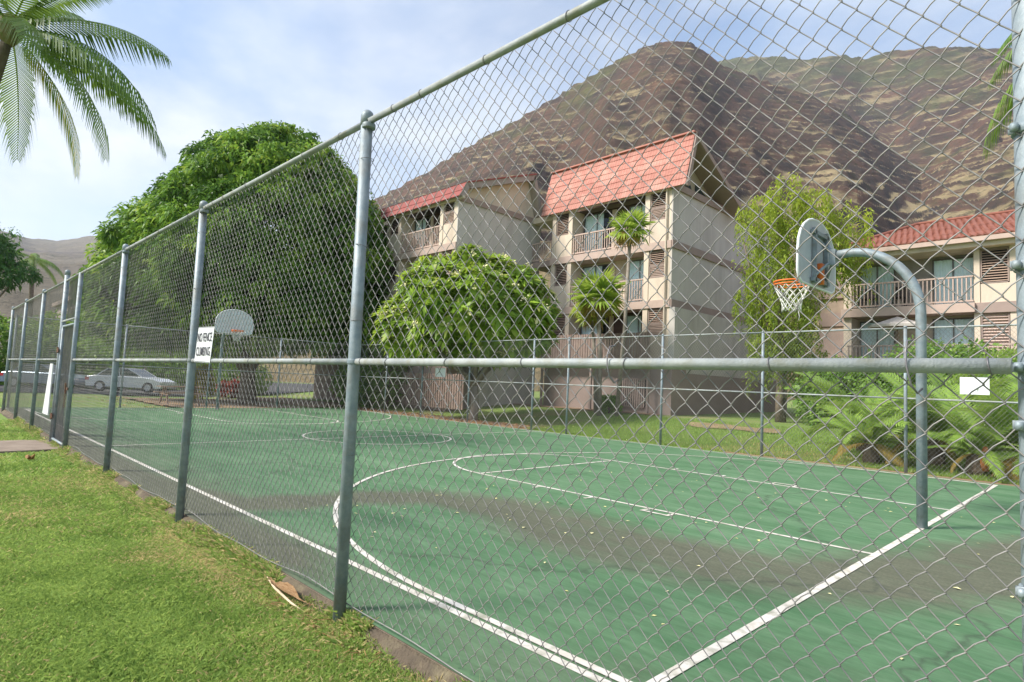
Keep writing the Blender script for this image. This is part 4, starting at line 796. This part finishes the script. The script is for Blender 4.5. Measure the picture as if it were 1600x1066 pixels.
# fan palms
def fan_mesh(name, pet, R_, m, droop=.35, tone0=.55, nseg=22):
    V = []; F = []; tone = []
    def q4(a, b, c, d, tn): i = len(V); V.extend([a, b, c, d]); F.append((i, i+1, i+2, i+3)); tone.extend([tn]*4)
    c0 = np.array([pet, 0, 0.]); r = .014
    q4(np.array([0, -r, 0]), np.array([0, r, 0]), c0+[0, r, 0], c0-[0, r, 0], .8); q4(np.array([0, 0, -r]), np.array([0, 0, r]), c0+[0, 0, r], c0-[0, 0, r], .8)
    for k in range(nseg):
        a = RAD(-125+250*k/(nseg-1)); d = np.array([cos(a), sin(a), .12*abs(sin(a))]); l = R_*(.75+.25*cos(a*.6))*random.uniform(.92, 1.05); sv = np.array([-sin(a), cos(a), 0])*R_*.062; sv[2] += .02*(-1)**k
        m1 = c0+d*l*.6+np.array([0, 0, -droop*.12*l]); m2 = c0+d*l+np.array([0, 0, -droop*l*.6]); tn = min(1, max(0, tone0+random.uniform(-.2, .2)))
        q4(c0, c0+sv*.25, m1+sv, m1-sv, tn); q4(m1-sv, m1+sv, m2+sv*.1, m2-sv*.1, tn)
    return npmesh(name, np.array(V), np.array(F), m, tone=np.array(tone))
fan_m = leafmat('fan palm leaf', (.10,.20,.035), (.32,.44,.07), .4, .4, (.42,.42,.08)); 
FM = [fan_mesh('frond', .55, .80, fan_m, .35), fan_mesh('frond', .45, .75, fan_m, .7, .75), fan_mesh('frond', .3, .7, dryc_m, .9, .7)]
def fanpalm(label, base, top, r, n=20, s=1.0, grp=None):
    t = thing('fan_palm', base, label, 'palm tree', grp); mb = MB(); b = Vector(base); tp = Vector(top)
    mb.tube([b-Vector((0, 0, .1)), b.lerp(tp, .5)+Vector((.08, 0, 0)), tp], [r*1.2, r, r*.9], 9); mb.build('trunk', plbark_m, t, True)
    for k in range(n):
        az = k*137.5; el = 70-(k/n)*115; mi = 0 if k < n*.6 else 1 if k < n*.85 else 2
        place('frond', FM[mi], t, loc=tp+Vector((0, 0, .05)), rot=(RAD(random.uniform(-20, 20)), RAD(-el), RAD(az)), scale=(s*random.uniform(.85, 1.1),)*3)
fanpalm('taller fan palm rising to the top balcony of the salmon roofed wing', (-13.0, 18.6, .35), (-12.5, 18.5, 7.95), .075, 20, .85)
fanpalm('wider yellow green fan palm in front of the middle balcony', (-13.8, 18.5, .35), (-14.05, 18.5, 5.2), .09, 26, 1.15)
fanpalm('low fan palm at the foot of the pale wall, short leaning trunk', (-14.6, 19.3, .4), (-14.9, 19.2, 4.6), .075, 18, .8)
# small plants by the terrace
# cycads / broad tropical shrubs behind far fence at the right
cyc_m = leafmat('cycad leaflet', (.08,.18,.03), (.32,.46,.09), .3, .4, (.30,.33,.06))
CY_ = [frond_mesh('frond', 2.0, RAD(78), RAD(5), cyc_m, None, 26, .38, .06, .15, .016, stiff=True), frond_mesh('frond', 1.6, RAD(48), RAD(-40), cyc_m, None, 28, .28, .055, .3, .016, stiff=True), frond_mesh('frond', 1.2, RAD(10), RAD(-60), dryc_m, None, 26, .28, .035, .5, .014)]
for k, (x, y, s, lb) in enumerate(((-2.55, 14.3, 1.0, 'leftmost feathery cycad in the bed behind the far fence'), (-1.45, 15.2, 1.35, 'largest feathery cycad behind the hoop pole'), (-.55, 14.2, 1.0, 'low cycad with brown cone below the blank white sign'), (.35, 14.6, 1.15, 'cycad beside the end post at the right edge'), (-3.2, 16.2, 1.15, 'cycad set back on the grass beside the soil patch'), (1.3, 15.4, 1.2, 'cycad hidden mostly behind the right end post'))):
    t = thing('cycad', (x, y, .05), lb, 'plant'); mb = MB(); g0 = float(ground(np.array(x), np.array(y)))
    mb.lathe((x, y, g0-.05), [(.16*s, 0), (.19*s, .15), (.15*s, .42*s), (.05, .5*s)], 9); mb.build('trunk', bark_m, t)
    for q in range(21):
        mi = 0 if q < 10 else 1 if q < 18 else 2; place('frond', CY_[mi], t, loc=(x, y, g0+.45*s), rot=(RAD(random.uniform(-35, 35)), RAD(random.uniform(-22, 22)), RAD(q*137.5)), scale=(s*random.uniform(.75, 1.1),)*3)
    if k == 2: mb = MB(); mb.lathe((x+.25, y-.6, g0+.15), [(.05, 0), (.09, .15), (.08, .35), (.03, .5)], 10); mb.build('cone', mat('cone brown', (.42,.17,.06), (.30,.11,.04), scale=30), t, True)
# hedge and shrubs
hed_m = leafmat('hedge leaf', (.06,.15,.025), (.25,.40,.07), .3, .45)
red_m = leafmat('red croton leaf', (.16,.03,.02), (.42,.10,.04), .3, .5, (.5,.3,.05)); yel_m = leafmat('yellow croton leaf', (.25,.28,.03), (.55,.50,.05), .35, .5)
def shrub(label, c, r, m, n=60, per=60, name='shrub', ln=.16, wd=.08, cat='shrub', group=None):
    z = float(ground(np.array(c[0]), np.array(c[1]))); t = thing(name, (c[0], c[1], z), label, cat, group)
    crown('foliage', [(c[0], c[1], z+r[2]*.75, *r)], n, per, .28*max(r[:2]), ln, wd, m, t, zmin=z+.02, inner=True, droop=.2)
    mb = MB(); mb.tube([(c[0], c[1], z-.05), (c[0], c[1], z+r[2]*.8)], .05, 6); mb.build('stem', bark_m, t)
shrub('dense green hedge mass left of the terrace of the right building', (-4.9, 21.5), (1.7, 1.3, 1.2), hed_m, 80, 70)
shrub('dark green hedge below the patio umbrella terrace', (-2.2, 21.0), (1.9, 1.3, 1.5), hed_m, 90, 70)
shrub('green shrub below the lower louvres near the right edge', (1.2, 20.3), (2.0, 1.4, 1.6), hed_m, 90, 70)
shrub('small green shrub at the base of the brown podium wall', (-14.1, 19.6), (.4, .35, .4), hed_m, 20, 40, ln=.14)
shrub('dark green shrub against the slat fence right of the big round tree', (-26.8, 14.7), (1.3, 1.0, 1.6), hed_m, 60, 60)
shrub('dark shrub under the right side of the big round tree', (-24.9, 15.0), (1.2, .9, 2.3), mango_m, 60, 60)
shrub('red leaved shrub behind the picnic table', (-46.5, 13.6), (1.0, 1.0, .8), red_m, 30, 50)
shrub('small red leaved shrub under the left of the big tree', (-37.5, 12.0), (.7, .7, .6), red_m, 26, 50)
shrub('yellow leaved shrub behind the sign', (-35.2, 9.6), (.5, .5, 1.1), yel_m, 26, 50)
shrub('green hedge beyond the car park behind the silver car', (-53, 9.0), (2.5, 5.5, 1.8), hed_m, 90, 60, ln=.3, wd=.16)
shrub('green hedge beyond the car park left of the gate', (-54, 1.0), (2.5, 4.0, 2.6), hed_m, 90, 60, ln=.3, wd=.16)
shrub('tall green shrub by the distant pink building', (-58, 6.5), (2.2, 2.6, 3.2), plum_m, 90, 60, ln=.3, wd=.16)
shrub('green bush in shade between car park and big tree', (-41, 13.5), (1.8, 1.8, 1.6), hed_m, 60, 60, ln=.22)
# left edge tree
T = thing('poinciana_tree', (-44.5, .0, 0), 'dark green feathery tree at the left edge above the fence', 'tree')
pm = leafmat('feathery leaf', (.03,.09,.03), (.11,.23,.05), .3, .45)
crown('crown', [(-44.9, -.2, 8.0, 1.9, 1.9, .7), (-44.9, -.5, 9.6, .9, .9, .6), (-44.2, .9, 6.7, 1.5, 1.5, .6), (-46.0, -2.6, 7.3, 2.4, 2.4, 1.2), (-44.0, .9, 8.9, .6, .6, .35)], 110, 80, .5, .24, .07, pm, T, droop=.6)
branches(T, (-44.6, -.6, 0), [(-43.4, 1.5, 6.2), (-44.8, -.2, 9), (-46, -2, 7), (-43.8, .8, 7.6)], .2, bark_m, fork=.5)

# ------------------------------------------------------------------ picnic table, cars, lawn objects
Pt = thing('picnic_table', (-27.8, 6.9, 0), 'weathered wooden picnic table on the dry grass beyond the far hoop', 'table')
tx, ty = -28.6, 6.6
for i in range(4): MB().box(tx-.38+i*.2, tx-.20+i*.2, ty-.9, ty+.9, .70, .74).build('plank', wood_m, Pt)
for s in (-1, 1):
    MB().box(tx+s*.72-.12, tx+s*.72+.12, ty-.9, ty+.9, .42, .46).build('bench_plank', wood_m, Pt)
    for e in (-.65, .65): MB().tube([(tx+s*.62, ty+e, -.08), (tx+s*.12, ty+e, .7)], .04, 6).build('leg', wood_m, Pt)
for e in (-.65, .65): MB().box(tx-.8, tx+.8, ty+e-.03, ty+e+.03, .36, .42).build('crossbeam', wood_m, Pt)

def car(label, loc, ang, paint, grp=None):
    t = thing('parked_car', loc, label, 'car', 'cars parked beyond the end fence'); ca, sa = cos(ang), sin(ang); o = Vector(loc)
    def tf(p): return (o.x+p[0]*ca-p[1]*sa, o.y+p[0]*sa+p[1]*ca, o.z+p[2])
    def bl(mb, name, m, par=t, smooth=False): mb.v = [tf(p) for p in mb.v]; return mb.build(name, m, par, smooth)
    side = [(-2.35, .32), (-2.38, .62), (-2.30, .92), (-1.75, .98), (-1.15, 1.40), (-.55, 1.47), (.15, 1.44), (.95, 1.02), (1.75, .90), (2.25, .72), (2.38, .50), (2.34, .30)]
    # lower body: loft across the width
    def loft(prof, ws, m, name):
        mb = MB(); n = len(prof); rows = [(-1, 0), (-.9, 1), (.9, 1), (1, 0)]; V = []
        for yk, full in ((-.90, .93), (-.86, 1.0), (.86, 1.0), (.90, .93)):
            for x, z in prof: V.append((x*(.985 if full < 1 else 1), yk*ws, .30+(z-.30)*full))
        F = [(i*n+j, i*n+(j+1), (i+1)*n+j+1, (i+1)*n+j) for i in range(3) for j in range(n-1)] + [tuple(range(n))[::-1], tuple(range(3*n, 4*n))] + [(i*n+n-1, i*n, (i+1)*n, (i+1)*n+n-1) for i in range(3)]
        mb.add(V, F); return bl(mb, name, m)
    loft([(-2.35, .32), (-2.38, .62), (-2.30, .92), (-1.75, 1.0), (1.0, .98), (1.75, .90), (2.25, .72), (2.38, .50), (2.34, .30)], 1.0, paint, 'body')
    loft([(-1.78, .97), (-1.15, 1.40), (-.55, 1.47), (.15, 1.44), (1.02, .96)], .86, darkglass_m, 'windows')
    mb = MB(); mb.prism([(-1.12, -.70, 1.405), (-.55, -.70, 1.475), (.13, -.70, 1.445), (.10, -.70, 1.46), (-.55, -.70, 1.495), (-1.12, -.70, 1.43)], (0, 1.4, 0))
    for x0, z0, x1, z1 in ((-1.78, .97, -1.12, 1.42), (-.35, .97, -.4, 1.46), (.15, 1.45, 1.02, .97)):
        for s in (-1, 1): mb.tube([(x0, s*.785, z0), (x1, s*.765, z1)], .035, 6)
    bl(mb, 'roof', paint)
    for x in (-1.45, 1.5):
        for s in (-1, 1):
            mb = MB(); prof = [(.0, .20), (.0, .33), (.03, .34), (.17, .34), (.20, .32), (.20, .20)]
            mb.tube([(x, s*.72, .33), (x, s*.93, .33)], .33, 20); w = bl(mb, 'tyre', rubber_m, smooth=False); mb = MB(); mb.tube([(x, s*.91, .33), (x, s*.94, .33)], .20, 14); bl(mb, 'rim', rim_m, w)
    for s in (-1, 1):
        mb = MB(); mb.box(-2.40, -2.15, min(s*.62, s*.905), max(s*.62, s*.905), .68, .86); bl(mb, 'tail_lamp', lampred_m)
        mb = MB(); mb.box(2.05, 2.33, min(s*.55, s*.88), max(s*.55, s*.88), .58, .70); bl(mb, 'headlight', white_m)
        for x in (-.2, -1.1): mb = MB(); mb.box(x-.08, x+.08, min(s*.895, s*.915), max(s*.895, s*.915), .84, .87); bl(mb, 'door_handle', rim_m)
car('silver saloon parked side on beyond the far left end fence', (-42.3, 7.7, -.03), RAD(46), carpaint_m)
car('blue grey car parked left of the silver saloon, seen through the gate', (-47.0, 4.0, -.03), RAD(46), carblue_m)

# dry palm sheath and a small leaf on the lawn
sp = thing('palm_sheath', (-2.5, -.05, -.09), 'curled dry palm sheath lying on the lawn against the fence foot', 'palm debris')
mb = MB(); n = 14; V = []; F = []
for i in range(n+1):
    u = i/n; x = -2.85+.65*u; w = .05*sin(pi*min(1, max(0, (u-.25)/.65))) if u > .25 else 0; w = max(w, .008); yy = -.03-.05*sin(u*3)-.02*u; z = -.045+.02*sin(u*pi)+.004*sin(u*40)
    for k in range(5): a = -1+k*.5; V.append((x+.02*a, yy+w*a, z+.05*(a*a)*(w/.075)))
for i in range(n):
    for k in range(4): q = i*5+k; F.append((q, q+5, q+6, q+1))
mb.add(V, F); mb.build('blade', dryleaf_m, sp, True); MB().tube([(-2.88, -.03, -.05), (-2.6, -.09, -.045), (-2.3, -.11, -.06), (-2.12, -.10, -.07)], [.006, .010, .009, .004], 6).build('rib', mat('pale rib', (.66,.52,.36)), sp, True)
ms = MB()
for (a, b, c) in (((0,0,0), (.05,.03,.03), (.16,.05,.10)), ((0,0,0), (.06,-.03,.05), (.15,-.04,.03))):
    ms.tube([(-10.9+p[0], -.62+p[1], -.08+p[2]) for p in (a, b, c)], [.01, .035, .006], 6)
ms.build('curled_leaf', leafb_m, label='small curled brown leaf on the lawn near the path', cat='leaf')
def twigs():
    mb = MB()
    for i in range(60):
        x = random.gauss(-1.95, .28); y = random.gauss(-.12, .07); a = random.uniform(0, 6.3); l = random.uniform(.03, .12); z = -.085+random.uniform(0, .02)
        mb.tube([(x, y, z), (x+l*.5*cos(a), y+l*.5*sin(a), z+.012), (x+l*cos(a+.3), y+l*sin(a+.3), z+.004)], .0022, 4)
    mb.build('twig_litter', leafb_m, kind='stuff', label='dry twigs around the foot of the nearest fence post', cat='twigs')
twigs()

# ------------------------------------------------------------------ near grass blades
bl_m = leafmat('grass blade', (.12,.22,.042), (.31,.435,.115), .4, .6, (.50,.43,.20))
def blades(n, x0, x1, y0, y1, h, w, near_bias):
    y1 = .02
    x = x0+(x1-x0)*RNG.random(n)**near_bias; x = x1-(x-x0) if False else x
    y = y1+(y0-y1)*RNG.random(n)
    edge = .035-.10*fbm(x*2.3, x*0+3, 3); keep = y < edge; path = (x > -14.1) & (x < -11.7) & (y > -14)
    keep &= ~(path & (np.abs(x+12.9) < .95)); x = x[keep]; y = y[keep]; n = len(x)
    g = ground(x, y)+.05*(fbm(x*.5, y*.5, 3)-.5)*(y < -.8); hh = h*(.5+.9*RNG.random(n))*(.45+1.1*fbm(x*1.5, y*1.5, 3)); a = RNG.random(n)*2*pi; l = RNG.standard_normal((n, 2))*hh[:, None]*.75
    c = np.stack([np.cos(a), np.sin(a)], 1)*w*(.6+.8*RNG.random((n, 1)))
    b0 = np.stack([x, y], 1); V = np.zeros((n, 4, 3)); V[:, 0, :2] = b0-c; V[:, 1, :2] = b0+c; V[:, 2, :2] = b0+l*.45+c*.7; V[:, 3, :2] = b0+l; V[:, 0, 2] = V[:, 1, 2] = g-.004; V[:, 2, 2] = g+hh*.7; V[:, 3, 2] = g+hh
    dry = fbm(x*.9+11, y*.9, 4)+.10*sstep(-.9, 0, y)+.08*(fbm(x*6, y*6, 2)-.4); tone = np.clip(.08+.42*RNG.random(n)+.75*(fbm(x*3.5+4, y*3.5, 4)-.2)+.1*RNG.standard_normal(n), 0, .84); tone = np.where((dry+.17*RNG.standard_normal(n)) > .72, .97, tone)
    F = np.arange(4*n).reshape(-1, 4)[:, [0, 1, 2, 3]]; return V.reshape(-1, 3), F, np.repeat(tone, 4)
V1, F1, t1 = blades(190000, -4.6, -.6, -2.6, -.03, .030, .0024, 1.0)
V2, F2, t2 = blades(160000, -9.0, -4.6, -4.5, -.03, .032, .0036, 1.0)
V3, F3, t3 = blades(70000, -20, -9, -6, -.03, .04, .007, .75)
V4, F4, t4 = blades(9000, -.6, 1.3, -.7, -.03, .032, .0025, 1.0)
def bank(n):
    x = -20+22*RNG.random(n)**.6; y = -.15+.19*RNG.random(n); k = (fbm(x*1.7+40, y*6, 4) > .40+1.1*(y+.10)) ; x = x[k]; y = y[k]; n = len(x); g = ground(x, y)
    a = RNG.random(n)*2*pi; hh = .035*(.5+RNG.random(n)); w = .0025+.0003*np.abs(x); c = np.stack([np.cos(a), np.sin(a)], 1)*w[:, None]; l = RNG.standard_normal((n, 2))*hh[:, None]*.8; b0 = np.stack([x, y], 1)
    V = np.zeros((n, 4, 3)); V[:, 0, :2] = b0-c; V[:, 1, :2] = b0+c; V[:, 2, :2] = b0+l*.45+c*.7; V[:, 3, :2] = b0+l; V[:, 0, 2] = V[:, 1, 2] = g-.004; V[:, 2, 2] = g+hh*.7; V[:, 3, 2] = g+hh
    tone = np.where(RNG.random(n) < .35, .97, .15+.6*RNG.random(n)); return V.reshape(-1, 3), np.arange(4*n).reshape(-1, 4), np.repeat(tone, 4)
V5, F5, t5 = bank(90000)
V = np.concatenate([V1, V2, V3, V4, V5]); F = np.concatenate([F1, F2+len(V1), F3+len(V1)+len(V2), F4+len(V1)+len(V2)+len(V3), F5+len(V1)+len(V2)+len(V3)+len(V4)])
place('grass', npmesh('grass', V, F, bl_m, tone=np.concatenate([t1, t2, t3, t4, t5])), kind='stuff', label='short mown green grass with dry patches on the near lawn', cat='grass')
def back_grass():
    n = 60000; x = -13+15*RNG.random(n); y = 13.1+6.5*RNG.random(n)**1.3; g = ground(x, y); a = RNG.random(n)*2*pi; hh = .06*(.5+RNG.random(n)); c = np.stack([np.cos(a), np.sin(a)], 1)*.011
    V = np.zeros((n, 3, 3)); b0 = np.stack([x, y], 1); V[:, 0, :2] = b0-c; V[:, 1, :2] = b0+c; V[:, 2, :2] = b0+RNG.standard_normal((n, 2))*.03; V[:, 0, 2] = V[:, 1, 2] = g-.01; V[:, 2, 2] = g+hh
    dry = fbm(x*.35, y*.35, 4); tone = np.clip(.3+.5*RNG.random(n), 0, .84); tone = np.where(dry+.08*RNG.standard_normal(n) > .74, .97, tone)
    place('back_grass', npmesh('back_grass', V.reshape(-1, 3), np.arange(3*n).reshape(-1, 3), bl_m, tone=np.repeat(tone, 3)), kind='stuff', label='mown grass sloping up behind the far fence', cat='grass')
back_grass()

# ------------------------------------------------------------------ mountains
def mountain(name, m, sil, r0, rr, az_lo, az_hi, na, nr, k, amp, step, ter, seed, gz=.4, rug_a=.10, fall=.5):
    """sil: (azimuth deg left of +Y, ridge height) for a ridge rr metres from the court"""
    az = np.linspace(RAD(az_lo), RAD(az_hi), na); sa = np.array([s[0] for s in sil]); sh = np.array([s[1] for s in sil]); o = np.argsort(sa)
    H = np.interp(np.degrees(az), sa[o], sh[o]); RR = rr*(1+.10*np.sin(az*5+seed)); H = H*RR/rr
    t = np.concatenate([np.linspace(0, 1, nr), 1+np.linspace(0, 1, 26)[1:]*.8]); A, T_ = np.meshgrid(az, t, indexing='ij'); R_ = r0+(RR[:, None]-r0)*T_
    x = 1.7-np.sin(A)*R_; y = -2.0+np.cos(A)*R_
    up = np.clip(T_, 0, 1)**k; down = np.clip(T_-1, 0, 1); Hh = H[:, None]
    s = rr/40
    gully = np.abs(fbm(A*7+seed*3, T_*1.2+seed, 3)*2-1); gully = 1-gully*1.4
    rug = fbm(x/(s*4.5)+seed, y/(s*4.5), 4)-.47
    mask = np.sin(pi*np.clip(T_, 0, 1)**1.1)**.8
    z = Hh*up - Hh*down*1.3*fall
    z = z + Hh*amp*(gully-.55)*mask*(T_ < 1.0001) + Hh*rug_a*rug*(mask+.10)
    st_ = step*(1+.0*A); zz = z+step*2.6*(fbm(x/(s*2.2)+7, y/(s*2.2)+seed, 5)-.5); q = zz/st_; fl = np.floor(q); fr = q-fl; ztr = (fl+np.clip(fr*1.0, 0, 1)**3.2)*st_-(zz-z)
    z = z*(1-ter)+ztr*ter
    z = np.where(T_ <= 0, 0, z)*sstep(0, .04, T_)+gz*(1-sstep(0, .04, T_))-1.5*(1-sstep(0, .02, T_))
    V = np.stack([x.ravel(), y.ravel(), z.ravel()], 1)
    return place(name, npmesh(name, V, gridfaces(len(az), len(t)), m, smooth=True), kind='structure')
def rockmat(name, sc, greens, gr_lo, gr_hi, tan=(.35,.275,.155), rock1=(.098,.062,.046), rock2=(.052,.041,.036), red=(.145,.078,.052)):
    m, t = nodes(name); n = t.nodes.new; l = t.links.new
    o = n('ShaderNodeOutputMaterial'); b = n('ShaderNodeBsdfPrincipled'); b.inputs['Roughness'].default_value = .95; b.inputs['Specular IOR Level'].default_value = .1; l(b.outputs[0], o.inputs[0])
    g = n('ShaderNodeNewGeometry'); sx = n('ShaderNodeSeparateXYZ'); l(g.outputs['True Normal'], sx.inputs[0]); px = n('ShaderNodeSeparateXYZ'); l(g.outputs['Position'], px.inputs[0])
    def noise(s, d=6, r=.6, st=None):
        q = n('ShaderNodeTexNoise'); q.inputs['Scale'].default_value = s; q.inputs['Detail'].default_value = d; q.inputs['Roughness'].default_value = r
        if st: mp = n('ShaderNodeMapping'); mp.inputs['Scale'].default_value = st; l(g.outputs['Position'], mp.inputs[0]); l(mp.outputs[0], q.inputs[0])
        else: l(g.outputs['Position'], q.inputs[0])
        return q.outputs[0]
    def ramp(s, stops):
        r = n('ShaderNodeValToRGB'); e = r.color_ramp.elements; e[0].position, e[0].color = stops[0][0], (*stops[0][1], 1); e[1].position, e[1].color = stops[-1][0], (*stops[-1][1], 1)
        for p, c in stops[1:-1]: x = e.new(p); x.color = (*c, 1)
        l(s, r.inputs[0]); return r.outputs[0]
    def mix(f, a, b_):
        q = n('ShaderNodeMix'); q.data_type = 'RGBA'; l(f, q.inputs[0]); l(a, q.inputs[6]); l(b_, q.inputs[7]); return q.outputs[2]
    W_, B_ = (1,1,1), (0,0,0)
    rock = ramp(noise(.035*sc, 8), [(.35, rock2), (.52, rock1), (.68, red)])
    grassy = ramp(noise(.05*sc, 7), [(.3, tuple(c*.62 for c in tan)), (.7, tan)])
    slope = n('ShaderNodeMath'); slope.operation = 'MULTIPLY_ADD'; l(noise(.04*sc, 8, .68, (.35, .35, 2.4)), slope.inputs[0]); slope.inputs[1].default_value = 1.15; l(sx.outputs[2], slope.inputs[2])
    f1 = ramp(slope.outputs[0], [(.98 if False else .96, B_), (1.0, W_)])
    sub = n('ShaderNodeMath'); sub.operation = 'SUBTRACT'; l(slope.outputs[0], sub.inputs[0]); sub.inputs[1].default_value = .63
    f1 = ramp(sub.outputs[0], [(.50, B_), (.66, W_)])
    patch = ramp(noise(.011*sc, 5, .6), [(.34, (.35,)*3), (.52, W_)])
    fm = n('ShaderNodeMath'); fm.operation = 'MULTIPLY'; l(f1, fm.inputs[0]); l(patch, fm.inputs[1])
    c = mix(fm.outputs[0], rock, grassy)
    gn = n('ShaderNodeMapRange'); l(px.outputs[2], gn.inputs[0]); gn.inputs[1].default_value = gr_lo; gn.inputs[2].default_value = gr_hi; gn.inputs[4].default_value = .30
    ga = n('ShaderNodeMath'); ga.operation = 'ADD'; l(noise(.02*sc, 8, .65), ga.inputs[0]); l(gn.outputs[0], ga.inputs[1])
    c = mix(ramp(ga.outputs[0], [(.56, B_), (.74, (.75,)*3)]), c, ramp(noise(.09*sc, 6), [(.35, tuple(q*.55 for q in greens)), (.65, greens)]))
    # scattered dark scrub
    sc_ = ramp(noise(.33*sc, 4, .7), [(.56, B_), (.66, (.7,)*3)]); dk = n('ShaderNodeRGB'); dk.outputs[0].default_value = (.05,.055,.03,1); c = mix(sc_, c, dk.outputs[0])
    l(c, b.inputs['Base Color'])
    bp = n('ShaderNodeBump'); bp.inputs['Strength'].default_value = 1.0; bp.inputs['Distance'].default_value = 4/sc; l(noise(.12*sc, 9, .7, (.8, .8, 1.8)), bp.inputs['Height']); l(bp.outputs[0], b.inputs['Normal'])
    return m
SILN = [(-5.81, 210.6), (-0.29, 235.4), (4.02, 236.6), (6.24, 229.5), (8.59, 221.5), (11.08, 205.7), (12.82, 222.9), (15.1, 253.0), (17.51, 279.3), (20.55, 297.9), (23.76, 317.9), (26.56, 335.7), (28.3, 351.7), (29.48, 362.2), (31.26, 366.4), (33.66, 363.2), (36.67, 347.6), (40.33, 323.8), (43.4, 302.2), (47.68, 272.1), (51.32, 246.9), (54.87, 217.2), (59.21, 184.9), (63.89, 145.9), (69.03, 101.1), (73.79, 65.1)]
SILF = [(-17.59, 278.7), (-7.11, 405.7), (-0.38, 472.7), (4.67, 498.5), (7.72, 515.4), (10.6, 531.8), (12.8, 537.2), (15.11, 537.9), (17.53, 554.8), (19.54, 552.1), (21.1, 562.1), (22.7, 570.9), (25.44, 573.6), (28.27, 571.5), (31.16, 540.0), (36.45, 451.8)]
SILL = [(60.23, 317.6), (66.47, 355.3), (71.76, 389.0), (76.56, 390.6), (79.59, 355.2), (81.23, 340.2), (83.18, 315.1), (84.71, 312.1), (85.83, 319.3), (86.56, 322.3), (89.9, 307.9), (95.54, 254.7), (101.9, 136.4)]
mountain('mountain', rockmat('layered lava hillside', 1.0, (.13,.145,.05), 200, 620), SILN, 60, 620, -45, 75, 900, 380, 1.35, .055, 9.0, .92, 1.3)
mountain('far_ridge', rockmat('greener far ridge', .7, (.10,.12,.05), 260, 620), SILF, 300, 1050, -60, 40, 520, 240, 1.3, .20, 15, .85, 4.1)
mountain('left_hills', rockmat('distant dry hills', .45, (.13,.13,.08), 300, 900, tan=(.22,.185,.13), rock1=(.12,.10,.095), rock2=(.12,.10,.09), red=(.20,.15,.12)), SILL, 150, 1900, 40, 110, 320, 200, 1.15, .10, 22, .5, 2.2)
# air
mb = MB(); mb.box(-2600, 1800, -1500, 2800, -3, 900); hz = mb.build('haze', None, kind='stuff', label='thin pale air haze over the whole valley', cat='haze') if False else None
m, t = nodes('pale air'); o = t.nodes.new('ShaderNodeOutputMaterial'); v = t.nodes.new('ShaderNodeVolumePrincipled'); v.inputs['Color'].default_value = (.78,.86,1,1); v.inputs['Density'].default_value = 0.00017; v.inputs['Anisotropy'].default_value = .2; t.links.new(v.outputs[0], o.inputs['Volume'])
HAZE = True
if HAZE: mb = MB(); mb.box(-5200, 3700, -3700, 5200, -4, 760); place('haze', mb.mesh('haze', m), kind='stuff', label='thin pale air haze over the whole valley', cat='haze')
